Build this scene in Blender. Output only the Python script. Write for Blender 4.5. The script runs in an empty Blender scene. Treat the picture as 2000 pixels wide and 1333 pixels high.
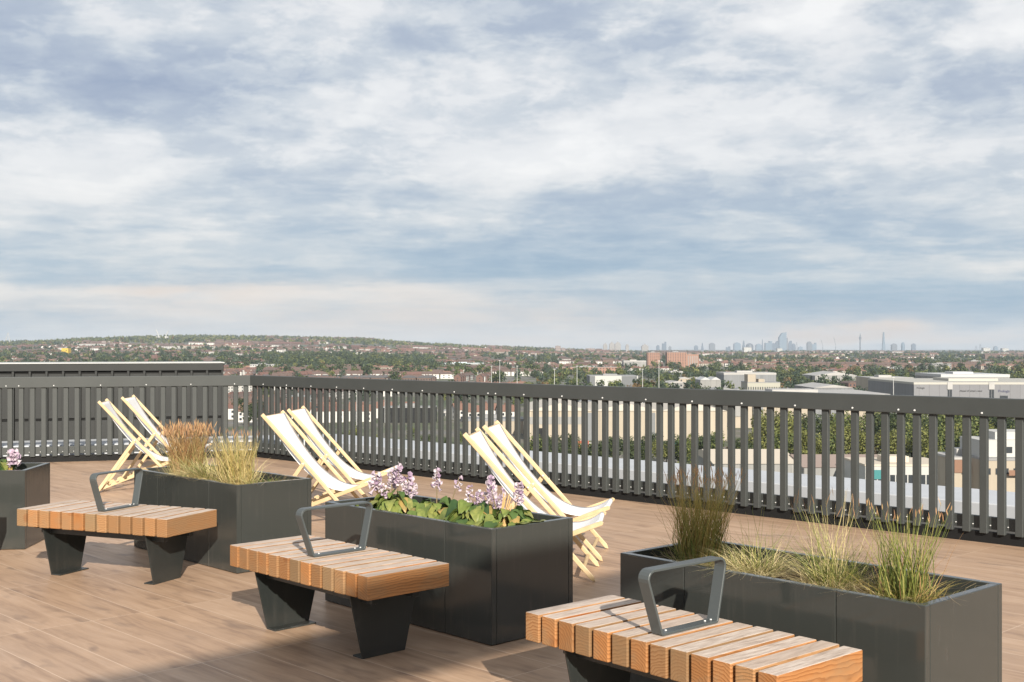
import bpy, bmesh, math, random
import numpy as np
from mathutils import Vector, Matrix, Euler

# ------------------------------------------------------------------ camera, sky, sun, exposure
scene = bpy.context.scene
C = scene.collection
R = math.radians
F_PX, HOR, EYE = 2304.0, 677.0, 1.5          # focal length and eye level, in 2000-px units; eye height in metres

cam_d = bpy.data.cameras.new('camera')
cam = bpy.data.objects.new('camera', cam_d); C.objects.link(cam)
cam.location = (0, 0, EYE); cam.rotation_euler = (R(90), 0, 0)
cam_d.sensor_width = 36; cam_d.lens = 36 * F_PX / 2000
cam_d.shift_y = (HOR - 666.5) / 2000
cam_d.clip_start = .05; cam_d.clip_end = 40000
scene.camera = cam

SUN_EL, SUN_AZ = 25.5, -12.7                  # light travels towards azimuth -12.7 deg from +Y
sun_d = bpy.data.lights.new('sun', 'SUN'); sun = bpy.data.objects.new('sun', sun_d); C.objects.link(sun)
sun_d.energy = 5.0; sun_d.angle = R(.53); sun_d.color = (1.0, .93, .82)
trav = Vector((math.sin(R(SUN_AZ)) * math.cos(R(SUN_EL)), math.cos(R(SUN_AZ)) * math.cos(R(SUN_EL)), -math.sin(R(SUN_EL))))
sun.rotation_euler = trav.to_track_quat('-Z', 'Y').to_euler()
sun.location = (3, -12, 12)

scene.view_settings.view_transform = 'Standard'
scene.view_settings.look = 'None'
scene.view_settings.gamma = 1.0
scene.view_settings.exposure = EXPO = 0.68
EX = 2 ** EXPO
scene.cycles.use_denoising = True
try: scene.cycles.denoiser = 'OPENIMAGEDENOISE'
except Exception: pass
scene.cycles.max_bounces = 6; scene.cycles.diffuse_bounces = 3; scene.cycles.glossy_bounces = 3
scene.cycles.transmission_bounces = 3; scene.cycles.volume_bounces = 0
scene.cycles.sample_clamp_indirect = 6

def lin(r, g=None, b=None):
    c = (r, r, r) if g is None else (r, g, b)
    return tuple((x / 255 / 12.92) if x / 255 <= .04045 else ((x / 255 + .055) / 1.055) ** 2.4 for x in c)
def skyc(r, g, b): return tuple(x / EX for x in lin(r, g, b)) + (1,)

class NT:
    def __init__(s, tree): s.t = tree; s.n = tree.nodes; s.l = tree.links
    def node(s, typ, **kw):
        n = s.n.new(typ)
        for k, v in kw.items(): setattr(n, k, v)
        return n
    def put(s, sock, v):
        if v is None: return
        if hasattr(v, 'is_linked'): s.l.new(v, sock)
        else: sock.default_value = v
    def m(s, op, a, b=None, c=None, clamp=False):
        n = s.node('ShaderNodeMath', operation=op, use_clamp=clamp)
        for i, v in enumerate((a, b, c)): s.put(n.inputs[i], v)
        return n.outputs[0]
    def noise(s, vec, scale, detail=4, rough=.55, dist=0, dim='3D'):
        n = s.node('ShaderNodeTexNoise', noise_dimensions=dim)
        s.put(n.inputs['Vector'], vec); n.inputs['Scale'].default_value = scale
        n.inputs['Detail'].default_value = detail; n.inputs['Roughness'].default_value = rough
        n.inputs['Distortion'].default_value = dist
        return n.outputs['Fac']
    def comb(s, x, y, z=0):
        n = s.node('ShaderNodeCombineXYZ')
        for i, v in enumerate((x, y, z)): s.put(n.inputs[i], v)
        return n.outputs[0]
    def ramp(s, fac, stops, interp='LINEAR'):
        n = s.node('ShaderNodeValToRGB'); cr = n.color_ramp; cr.interpolation = interp
        while len(cr.elements) < len(stops): cr.elements.new(.5)
        for e, (p, c) in zip(cr.elements, stops):
            e.position = p; e.color = (*c[:3], 1)
        s.put(n.inputs[0], fac); return n.outputs[0]
    def mix(s, fac, a, b, mode='MIX'):
        n = s.node('ShaderNodeMix', data_type='RGBA', blend_type=mode)
        s.put(n.inputs[0], fac)
        for i, v in ((6, a), (7, b)):
            if not hasattr(v, 'is_linked') and len(v) == 3: v = (*v, 1)
            s.put(n.inputs[i], v)
        return n.outputs[2]
    def node_smooth(s, v, a, b):
        n = s.node('ShaderNodeMapRange', interpolation_type='SMOOTHSTEP'); s.put(n.inputs[0], v); n.inputs[1].default_value = a; n.inputs[2].default_value = b
        return n.outputs[0]
    def mapr(s, v, a, b, c, d):
        n = s.node('ShaderNodeMapRange')
        for i, x in enumerate((v, a, b, c, d)): s.put(n.inputs[i], x)
        return n.outputs[0]

# --- world: Nishita sky under a sheet of broken, streaky cloud
world = bpy.data.worlds.new("World"); scene.world = world; world.use_nodes = True
w = NT(world.node_tree); w.n.clear()
sep = w.node('ShaderNodeSeparateXYZ'); tc = w.node('ShaderNodeTexCoord'); w.l.new(tc.outputs['Generated'], sep.inputs[0])
dx, dy, dz = sep.outputs
az = w.m('ARCTAN2', dx, dy); el = w.m('ARCSINE', dz)
zz = w.m('ADD', w.m('MAXIMUM', dz, 0.0), .03)
px_, py_ = w.m('DIVIDE', dx, zz), w.m('DIVIDE', dy, zz)      # position on the cloud sheet
pl = w.comb(px_, py_, 0)
n_big = w.noise(w.comb(w.m('MULTIPLY', px_, .8), w.m('MULTIPLY', py_, 1.1), 3.1), .55, 4, .5)
n_mid = w.noise(w.comb(px_, w.m('MULTIPLY', py_, 1.35), 7.7), 1.3, 4, .5)
n_fine = w.noise(w.comb(w.m('MULTIPLY', az, 6.0), w.m('MULTIPLY', el, 20.0), 1.3), 1.5, 9, .58)
n_fin2 = w.noise(w.comb(w.m('MULTIPLY', az, 9.0), w.m('MULTIPLY', el, 44.0), 5.3), 1.6, 6, .55)
# ragged warp of the bank positions
wa = w.m('MULTIPLY_ADD', w.m('SUBTRACT', w.noise(w.comb(w.m('MULTIPLY', az, 6.), w.m('MULTIPLY', el, 22.), 0), 1.2, 5, .6), .5), .16, az)
we = w.m('MULTIPLY_ADD', w.m('SUBTRACT', w.noise(w.comb(w.m('MULTIPLY', az, 6.), w.m('MULTIPLY', el, 22.), 9.), 1.4, 5, .6), .5), .035, el)
def bank(px, py, sx, sy, amp):
    a0 = math.atan((px - 1000) / F_PX); e0 = math.atan((HOR - py) / F_PX * math.cos(a0))
    u = w.m('MULTIPLY', w.m('SUBTRACT', wa, a0), F_PX / sx); v = w.m('MULTIPLY', w.m('SUBTRACT', we, e0), F_PX / sy)
    r2 = w.m('MULTIPLY_ADD', u, u, w.m('MULTIPLY', v, v))
    return w.m('MULTIPLY', w.m('EXPONENT', w.m('MULTIPLY', r2, -.5)), amp)
banks = [(260,165,250,58,-.30),(80,110,160,45,-.12),(640,190,90,35,-.12),(960,105,150,40,-.16),(1090,60,130,50,-.12),
 (1850,160,220,50,-.20),(1350,130,150,60,-.08),(1560,22,75,34,.50),(1985,45,60,40,.34),(1212,52,32,18,.28),(860,160,120,34,.26),
 (640,215,130,28,.24),(290,195,30,14,.2),(150,285,230,40,.22),(1080,265,270,60,.20),(1800,312,170,42,.22),(330,390,320,36,.14),
 (1150,340,300,40,.10),(620,362,190,22,-.12),(1360,410,350,42,-.22),(1200,480,400,36,-.20),(500,482,420,26,-.10),
 (1720,582,420,30,-.42),(900,540,350,28,-.20),(420,548,320,14,-.12),(240,574,380,11,.30),(220,608,95,7,.24),(480,628,120,9,.12),
 (880,612,420,30,.16),(60,632,260,20,-.14),(1000,662,900,13,.30),(1622,648,38,8,.30),(1708,641,62,10,.34),(1850,655,60,8,.24),(1560,618,430,10,-.16)]
lel = w.m('MULTIPLY', w.m('LOGARITHM', w.m('MAXIMUM', w.m('ADD', el, .014), .004), math.e), 4.6)   # cloud rows crowd together towards the horizon
azs = w.m('MULTIPLY', az, 8.5)
warp = w.noise(w.comb(azs, lel, 4.4), .55, 4, .5)
wx_ = w.m('MULTIPLY_ADD', w.m('SUBTRACT', warp, .5), .7, azs); wy_ = w.m('MULTIPLY_ADD', w.m('SUBTRACT', warp, .5), .5, lel)
puff = w.noise(w.comb(wx_, wy_, 2.2), .75, 9, .58)
puff2 = w.noise(w.comb(wx_, w.m('MULTIPLY', wy_, 1.2), 8.8), 2.1, 8, .58)
V = w.m('MULTIPLY_ADD', w.m('SUBTRACT', n_big, .5), .20, .43)
V = w.m('MULTIPLY_ADD', w.m('SUBTRACT', n_mid, .5), .12, V)
V = w.m('MULTIPLY_ADD', w.m('SUBTRACT', n_fine, .5), .24, V)
V = w.m('MULTIPLY_ADD', w.m('SUBTRACT', n_fin2, .5), w.mapr(el, .03, .12, .40, .06), V)
crumb = w.noise(w.comb(w.m('MULTIPLY', az, 20.0), w.m('MULTIPLY', el, 46.0), 3.7), 1.0, 8, .60, .2)
V = w.m('MULTIPLY_ADD', w.m('SUBTRACT', w.node_smooth(crumb, .43, .60), .5), w.mapr(el, .03, .14, .07, .15), V)
fadep = w.mapr(el, .01, .06, .25, 1.0)
V = w.m('MULTIPLY_ADD', w.node_smooth(puff, .41, .61), w.m('MULTIPLY', fadep, .25), V)
V = w.m('MULTIPLY_ADD', w.m('SUBTRACT', w.node_smooth(puff2, .36, .66), .5), w.m('MULTIPLY', fadep, .12), V)
for b in banks: V = w.m('ADD', V, bank(*b))
col_hi = w.ramp(V, [(0, skyc(160,174,198)), (.3, skyc(185,196,212)), (.5, skyc(211,218,226)), (.68, skyc(234,236,239)), (1, skyc(252,252,252))])
col_lo = w.ramp(V, [(0, skyc(156,184,207)), (.3, skyc(184,202,217)), (.52, skyc(211,219,225)), (.72, skyc(233,234,234)), (1, skyc(250,247,243))])
low = w.mapr(el, .05, .16, 1.0, 0.0)
colr = w.mix(low, col_hi, col_lo)
warm = None
for b in [(1622,648,45,10,.8),(1705,641,75,13,.9),(1850,657,80,10,.6),(620,602,520,34,.40),(330,572,120,9,.5),(950,645,400,26,.35)]:
    g = bank(*b); warm = g if warm is None else w.m('ADD', warm, g)
warm = w.m('MULTIPLY', warm, w.mapr(n_fin2, .3, .6, .35, 1.0), clamp=True)
colr = w.mix(warm, colr, skyc(238, 222, 210))
nish = w.node('ShaderNodeTexSky', sky_type='NISHITA', sun_disc=False)
nish.sun_elevation = R(SUN_EL); nish.sun_rotation = R(180 + SUN_AZ); nish.altitude = 60; nish.air_density = 1.0; nish.dust_density = 2.0
bg1 = w.node('ShaderNodeBackground'); w.l.new(nish.outputs[0], bg1.inputs[0]); bg1.inputs[1].default_value = .06
bg2 = w.node('ShaderNodeBackground'); w.l.new(colr, bg2.inputs[0]); bg2.inputs[1].default_value = 1.0
mx = w.node('ShaderNodeMixShader'); mx.inputs[0].default_value = .93
w.l.new(bg1.outputs[0], mx.inputs[1]); w.l.new(bg2.outputs[0], mx.inputs[2])
wo = w.node('ShaderNodeOutputWorld'); w.l.new(mx.outputs[0], wo.inputs[0])
try: world.cycles.sampling_method = 'MANUAL'; world.cycles.sample_map_resolution = 512
except Exception: pass

# ------------------------------------------------------------------ helpers
def srgb(r, g, b): return lin(r, g, b)
MATS = {}
def mat(name, color=(.5, .5, .5), rough=.6, spec=.4, metal=0.0, var=None, vscale=8, bump=0, bscale=60):
    if name in MATS: return MATS[name]
    m = bpy.data.materials.new(name); m.use_nodes = True
    t = NT(m.node_tree); b = m.node_tree.nodes['Principled BSDF']
    b.inputs['Base Color'].default_value = (*color, 1); b.inputs['Roughness'].default_value = rough
    b.inputs['Metallic'].default_value = metal; b.inputs['Specular IOR Level'].default_value = spec
    if var is not None:
        tcn = t.node('ShaderNodeTexCoord')
        f = t.noise(tcn.outputs['Object'], vscale, 5, .6)
        cc = t.ramp(f, [(.3, color), (.7, var)]); t.l.new(cc, b.inputs['Base Color'])
    if bump:
        tcn = t.node('ShaderNodeTexCoord'); f = t.noise(tcn.outputs['Object'], bscale, 4, .6)
        bn = t.node('ShaderNodeBump'); bn.inputs['Strength'].default_value = bump; bn.inputs['Distance'].default_value = .01
        t.l.new(f, bn.inputs['Height']); t.l.new(bn.outputs[0], b.inputs['Normal'])
    MATS[name] = m; return m
def leafmat(name, stops, rough=.55, trans=.25, blotch=None):
    """colour differs from leaf to leaf; some light passes through"""
    if name in MATS: return MATS[name]
    m = bpy.data.materials.new(name); m.use_nodes = True
    t = NT(m.node_tree); b = m.node_tree.nodes['Principled BSDF']; out = m.node_tree.nodes['Material Output']
    g = t.node('ShaderNodeNewGeometry')
    c = t.ramp(g.outputs['Random Per Island'], stops)
    if blotch:
        tcn = t.node('ShaderNodeTexCoord'); f = t.noise(tcn.outputs['Object'], 34, 5, .65); c = t.mix(t.mapr(f, .45, .68, 0, .6), c, blotch)
    t.l.new(c, b.inputs['Base Color']); b.inputs['Roughness'].default_value = rough; b.inputs['Specular IOR Level'].default_value = .3
    tr = t.node('ShaderNodeBsdfTranslucent'); t.l.new(c, tr.inputs[0])
    ms = t.node('ShaderNodeMixShader'); ms.inputs[0].default_value = trans
    t.l.new(b.outputs[0], ms.inputs[1]); t.l.new(tr.outputs[0], ms.inputs[2]); t.l.new(ms.outputs[0], out.inputs[0])
    MATS[name] = m; return m

def tag(o, label=None, cat=None, group=None, kind=None):
    if label: o['label'] = label
    if cat: o['category'] = cat
    if group: o['group'] = group
    if kind: o['kind'] = kind
    return o
def thing(name, label, cat, loc=(0, 0, 0), rz=0, group=None):
    o = bpy.data.objects.new(name, None); C.objects.link(o)
    o.empty_display_size = .2; o.location = loc; o.rotation_euler = (0, 0, rz)
    return tag(o, label, cat, group)
def copy_tree(o, parent=None):
    c = o.copy(); C.objects.link(c); c.parent = parent
    for ch in o.children: copy_tree(ch, c)
    return c

class MB:
    """collects shapes into one mesh"""
    def __init__(s): s.v = []; s.f = []; s.mi = []; s.sm = []
    def add(s, vs, fs, m=0, M=None, smooth=False):
        o = len(s.v)
        for p in vs: s.v.append(tuple(M @ Vector(p)) if M is not None else tuple(p))
        for f in fs: s.f.append(tuple(i + o for i in f)); s.mi.append(m); s.sm.append(smooth)
        return s
    def box(s, x0, x1, y0, y1, z0, z1, m=0, M=None):
        vs = [(x, y, z) for z in (z0, z1) for y in (y0, y1) for x in (x0, x1)]
        return s.add(vs, [(0,2,3,1),(4,5,7,6),(0,1,5,4),(2,6,7,3),(0,4,6,2),(1,3,7,5)], m, M)
    def prism(s, pts, ext, m=0, M=None):
        """pts: closed 3D polygon, ext: extrusion vector"""
        n = len(pts); e = Vector(ext); a = [Vector(p) for p in pts]
        nrm = Vector((0, 0, 0))
        for i in range(n): nrm += a[i].cross(a[(i + 1) % n])
        if nrm.dot(e) > 0: a.reverse()
        vs = a + [p + e for p in a]
        fs = [tuple(range(n)), tuple(range(2 * n - 1, n - 1, -1))] + [(i, i + n, (i + 1) % n + n, (i + 1) % n) for i in range(n)]
        return s.add(vs, fs, m, M)
    def bar(s, p, q, wx, wz, m=0, up=(0, 0, 1), M=None):
        """rectangular bar from p to q: wx across, wz along 'up'"""
        p, q = Vector(p), Vector(q); d = (q - p).normalized(); u = Vector(up)
        sx = d.cross(u).normalized(); uu = sx.cross(d).normalized()
        c = [sx * (a * wx / 2) + uu * (b * wz / 2) for a, b in ((-1, -1), (1, -1), (1, 1), (-1, 1))]
        return s.prism([p + x for x in c], q - p, m, M)
    def tube(s, p, q, r0, r1=None, n=10, m=0, M=None, cap=True):
        r1 = r0 if r1 is None else r1
        p, q = Vector(p), Vector(q); d = (q - p).normalized()
        a = d.orthogonal().normalized(); b = d.cross(a)
        vs = []
        for c, r in ((p, r0), (q, r1)):
            vs += [c + a * (r * math.cos(2 * math.pi * i / n)) + b * (r * math.sin(2 * math.pi * i / n)) for i in range(n)]
        fs = [(i, (i + 1) % n, (i + 1) % n + n, i + n) for i in range(n)]
        s.add(vs, fs, m, M, True)
        if cap: s.add(vs, [tuple(range(n - 1, -1, -1)), tuple(range(n, 2 * n))], m, M)
        return s
    def build(s, name, mats, parent=None, bevel=0, seg=2, loc=None):
        me = bpy.data.meshes.new(name); me.from_pydata(s.v, [], s.f)
        if not isinstance(mats, (list, tuple)): mats = [mats]
        for m in mats: me.materials.append(m)
        me.polygons.foreach_set('material_index', s.mi)
        me.polygons.foreach_set('use_smooth', s.sm)
        if bevel:
            bm = bmesh.new(); bm.from_mesh(me)
            bmesh.ops.remove_doubles(bm, verts=bm.verts, dist=1e-5)
            ed = [e for e in bm.edges if len(e.link_faces) == 2 and e.calc_face_angle(0) > .5]
            bmesh.ops.bevel(bm, geom=ed, offset=bevel, segments=seg, profile=.5, affect='EDGES', clamp_overlap=True)
            bm.to_mesh(me); bm.free()
        me.update()
        o = bpy.data.objects.new(name, me); C.objects.link(o)
        if parent: o.parent = parent
        if loc: o.location = loc
        return o
def npmesh(name, V, Q, mats, mi=None, parent=None, smooth=False):
    me = bpy.data.meshes.new(name)
    V = np.asarray(V, np.float32); Q = np.asarray(Q, np.int32)
    me.vertices.add(len(V)); me.vertices.foreach_set('co', V.ravel())
    k = Q.shape[1]
    me.loops.add(Q.size); me.loops.foreach_set('vertex_index', Q.ravel())
    me.polygons.add(len(Q)); me.polygons.foreach_set('loop_start', np.arange(0, Q.size, k, dtype=np.int32))
    for m in (mats if isinstance(mats, (list, tuple)) else [mats]): me.materials.append(m)
    if mi is not None: me.polygons.foreach_set('material_index', np.asarray(mi, np.int32))
    me.polygons.foreach_set('use_smooth', np.full(len(Q), smooth))
    me.update(calc_edges=True); me.validate()
    o = bpy.data.objects.new(name, me); C.objects.link(o)
    if parent: o.parent = parent
    return o
def bearing(px, d, z=0.0): return Vector(((px - 1000) / F_PX * d, d, z))
def zat(py, d): return EYE - (py - HOR) * d / F_PX

# ------------------------------------------------------------------ roof deck, parapet, screen, railings
STEEL = mat('railing_steel', (.046, .050, .048), .5, .3, var=(.054, .058, .056), vscale=3)
SCREEN = mat('screen_steel', (.022, .023, .022), .55, .3, var=(.028, .029, .028), vscale=1.5)
BLACK = mat('black_membrane', (.012, .012, .012), .8, .2)
COPING = mat('pale_coping', (.44, .455, .475), .5, .4, var=(.39, .40, .42), vscale=2)
BOLT = mat('bright_bolt', (.55, .55, .54), .35, .5)
CAPW = mat('pale_cap', (.42, .42, .41), .5)

ANG = R(46)
def deck_material():
    m = bpy.data.materials.new('wood_look_tiles'); m.use_nodes = True
    t = NT(m.node_tree); b = m.node_tree.nodes['Principled BSDF']
    tcn = t.node('ShaderNodeTexCoord'); mp = t.node('ShaderNodeMapping'); t.l.new(tcn.outputs['Object'], mp.inputs[0])
    mp.inputs['Rotation'].default_value = (0, 0, ANG); mp.inputs['Location'].default_value = (5.045 + 1.19 * 20, -3.412 + .2925 * 60, 0)
    uv = mp.outputs[0]
    br = t.node('ShaderNodeTexBrick', offset=0.0, squash=1.0); t.l.new(uv, br.inputs['Vector'])
    for k, v in (('Scale', 1), ('Brick Width', 1.19), ('Row Height', .2925), ('Mortar Size', .0022), ('Mortar Smooth', .1), ('Bias', 0)): br.inputs[k].default_value = v
    br.inputs['Color1'].default_value = (0, 0, 0, 1); br.inputs['Color2'].default_value = (1, 1, 1, 1); br.inputs['Mortar'].default_value = (.5, .5, .5, 1)
    s = t.node('ShaderNodeSeparateXYZ'); t.l.new(uv, s.inputs[0])
    rnd = t.m('MULTIPLY', br.outputs['Color'], 37.0)
    g1 = t.noise(t.comb(t.m('MULTIPLY', s.outputs[0], 1.3), t.m('MULTIPLY', s.outputs[1], 11.0), rnd), 1.0, 6, .62, .6)
    g2 = t.noise(t.comb(t.m('MULTIPLY', s.outputs[0], 3.5), t.m('MULTIPLY', s.outputs[1], 60.0), rnd), 1.0, 4, .6, .2)
    kn = t.noise(t.comb(t.m('MULTIPLY', s.outputs[0], 3.2), t.m('MULTIPLY', s.outputs[1], 9.0), t.m('ADD', rnd, 5.0)), 1.0, 2, .5, .3)
    f = t.m('MULTIPLY_ADD', t.m('SUBTRACT', g2, .5), .30, g1)
    f = t.m('MULTIPLY_ADD', t.m('SUBTRACT', br.outputs['Color'], .5), .13, f)
    c = t.ramp(f, [(.22, (.22, .142, .098)), (.42, (.37, .243, .158)), (.56, (.43, .288, .19)), (.75, (.495, .345, .238))])
    c = t.mix(t.m('MULTIPLY', t.mapr(kn, .60, .76, 0, 1), .6), c, (.15, .10, .075))
    pt = t.noise(tcn.outputs['Object'], 1.1, 5, .6); c = t.mix(t.mapr(pt, .42, .70, 0, .42), c, (.25, .165, .115))
    c = t.mix(br.outputs['Fac'], c, (.56, .42, .31))
    t.l.new(c, b.inputs['Base Color'])
    t.l.new(t.mapr(g1, .3, .7, .5, .38), b.inputs['Roughness']); b.inputs['Specular IOR Level'].default_value = .35
    bn = t.node('ShaderNodeBump'); bn.inputs['Strength'].default_value = .25; bn.inputs['Distance'].default_value = .004
    t.l.new(t.m('SUBTRACT', f, t.m('MULTIPLY', br.outputs['Fac'], .6)), bn.inputs['Height']); t.l.new(bn.outputs[0], b.inputs['Normal'])
    return m
FC = Vector((-3.53, 16.075, 0))                        # the corner of the railing
RD = Vector((math.cos(R(44.56)), -math.sin(R(44.56)), 0)); RN = Vector((math.sin(R(44.56)), math.cos(R(44.56)), 0))
LD = Vector((-math.cos(R(17.49)), -math.sin(R(17.49)), 0)); LN = Vector((-math.sin(R(17.49)), math.cos(R(17.49)), 0))
def corner(o):                                          # where the two sides, moved out by o, meet
    n = Matrix(((RN.x, RN.y), (LN.x, LN.y))).inverted() @ Vector((o, o)); return FC + Vector((n.x, n.y, 0))
def ring(o, r=14, l=8.5): return [corner(o) + RD * r, corner(o), corner(o) + LD * l]
MB().prism([*ring(.02), Vector((-15, -9, 0)), Vector((12.5, -9, 0))], (0, 0, -.3)).build('roof_deck', deck_material())
tag(bpy.data.objects['roof_deck'], kind='structure')
def band(o0, o1, z0, z1):
    a, b = ring(o0), ring(o1); mb = MB()
    for i in (0, 1): mb.prism([(*p.xy, z0) for p in (a[i], a[i + 1], b[i + 1], b[i])], (0, 0, z1 - z0))
    return mb
par = thing('parapet', 'pale flat metal coping and dark gutter outside the railing', 'parapet', (0, 0, 0))
band(.025, 1.5, -.45, -.30).build('gutter', BLACK, par)
band(1.5, 2.5, -.06, .10).build('coping', COPING, par, bevel=.01)
band(1.56, 2.44, -40.4, -.065).build('outer_wall', mat('tower_cladding', (.10, .10, .10), .6), par)
kb = band(-.02, .02, 0, .085).build('kerb', BLACK); tag(kb, kind='structure')

def railing(name, label, D, N, length, pitch, s0, rail_bolts, yaw):
    t = thing(name, label, 'railing', FC, yaw)         # local x along D, local y outward or inward: inner = camera side
    inn = -1 if (Matrix.Rotation(yaw, 3, 'Z') @ Vector((0, 1, 0))).dot(N) > 0 else 1
    def B(x0, x1, y0, y1, z0, z1, mb=None, m=0):
        ys = sorted((y0 * inn, y1 * inn)); return (mb or MB()).box(x0, x1, ys[0], ys[1], z0, z1, m)
    e = .02
    rail = B(-e, length, -.012, .075, .967, 1.107).build('top_rail', STEEL, t, bevel=.006)
    B(-e, length, -.03, .012, .105, .20).build('bottom_rail', STEEL, t, bevel=.004)
    for x in rail_bolts:
        MB().tube((x, .075 * inn, .993), (x, .081 * inn, .993), .0085, .006, 10).build('bolt', BOLT, rail)
    s = MB(); B(-.029, .029, .0125, .052, .075, .9665, s)
    B(-.037, -.0295, .0125, .03, .075, .9665, s)
    proto = s.build('baluster', STEEL, t, bevel=.003, seg=1)
    b2 = MB().tube((.040, .013 * inn, .135), (.040, .019 * inn, .135), .0055, .004, 8).build('baluster_bolt', BOLT, proto)
    n = int((length - s0) / pitch); proto.location.x = s0
    for i in range(1, n):
        c = copy_tree(proto, t); c.location.x = s0 + i * pitch
    return t
rb = [.36 + .538 * i for i in range(25)]
railing('railing', 'long dark grey metal railing running along the right behind all deck chairs', RD, RN, 13.0, .1345, .091, rb + [9.37, 4.78], -R(44.56))
railing('railing', 'dark grey metal railing on the left, in front of the clad screen', LD, LN, 8.2, .1345, .1, [.25 + .57 * i for i in range(13)] + [2.95], math.atan2(LD.y, LD.x))

def plant_screen():
    # ribbed metal wall standing on the far edge of the coping
    o = 2.62; A = FC + LN * o
    # right-hand end seen at bearing px 437
    k = (437 - 1000) / F_PX; n = LN; c = A.dot(n); Y = c / (k * n.x + n.y); E = Vector((k * Y, Y, 0))
    t = thing('plant_screen', 'ribbed dark metal screen wall with pale top edge behind left railing', 'screen wall', E, math.atan2(-LD.y, -LD.x))
    L, D = 10.0, 1.1                                     # local x: to the right along the wall; y: away from camera
    MB().box(-L, 0, .06, D, -.9, 1.10).build('wall', SCREEN, t)
    MB().box(-L, 0, .0, D, 1.125, 1.238).build('fascia', SCREEN, t, bevel=.006)
    MB().box(-L - .01, .012, -.012, D + .01, 1.2385, 1.252).build('cap', CAPW, t)
    MB().box(-L, 0, .045, .0595, 1.085, 1.1248, 0).box(-L, 0, .044, .0594, .385, .405).build('shadow_gap', BLACK, t)
    pn = MB()
    x = 0; rng = random.Random(4)
    while x > -L:
        pn.box(x - .228, x - .006, .028, .0435, .412, 1.085); pn.box(x - .228, x - .006, .028, .0435, -.9, .375); x -= .234
    pn.build('panels', SCREEN, t, bevel=.003, seg=1)
    rib = MB().box(-.017, .017, .0, .0275, -.9, 1.1248).build('rib', SCREEN, t, bevel=.003, seg=1)
    rib.location.x = -.02
    for i in range(1, 42):
        c2 = rib.copy(); C.objects.link(c2); c2.parent = t; c2.location.x = -.02 - .234 * i
plant_screen()
# added beam behind the viewer, out of view: shades a strip of near deck
def shadow_beam():
    U = Vector((math.cos(ANG), -math.sin(ANG), 0)); Vv = Vector((math.sin(ANG), math.cos(ANG), 0))
    o = U * 4.33
    t = thing('shadow_caster', 'added grey steel beam on two posts behind the viewer, casting the near deck shadow', 'shadow_beam', o, -ANG + R(90))
    # local x along Vv
    MB().box(-6.6, .45, -.06, .06, 4.76, 5.26).build('beam', STEEL, t, bevel=.01)
    for x in (-4.2, -6.4): MB().box(x - .08, x + .08, -.0595, .0595, 0, 4.759).build('post', STEEL, t)
shadow_beam()

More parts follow.
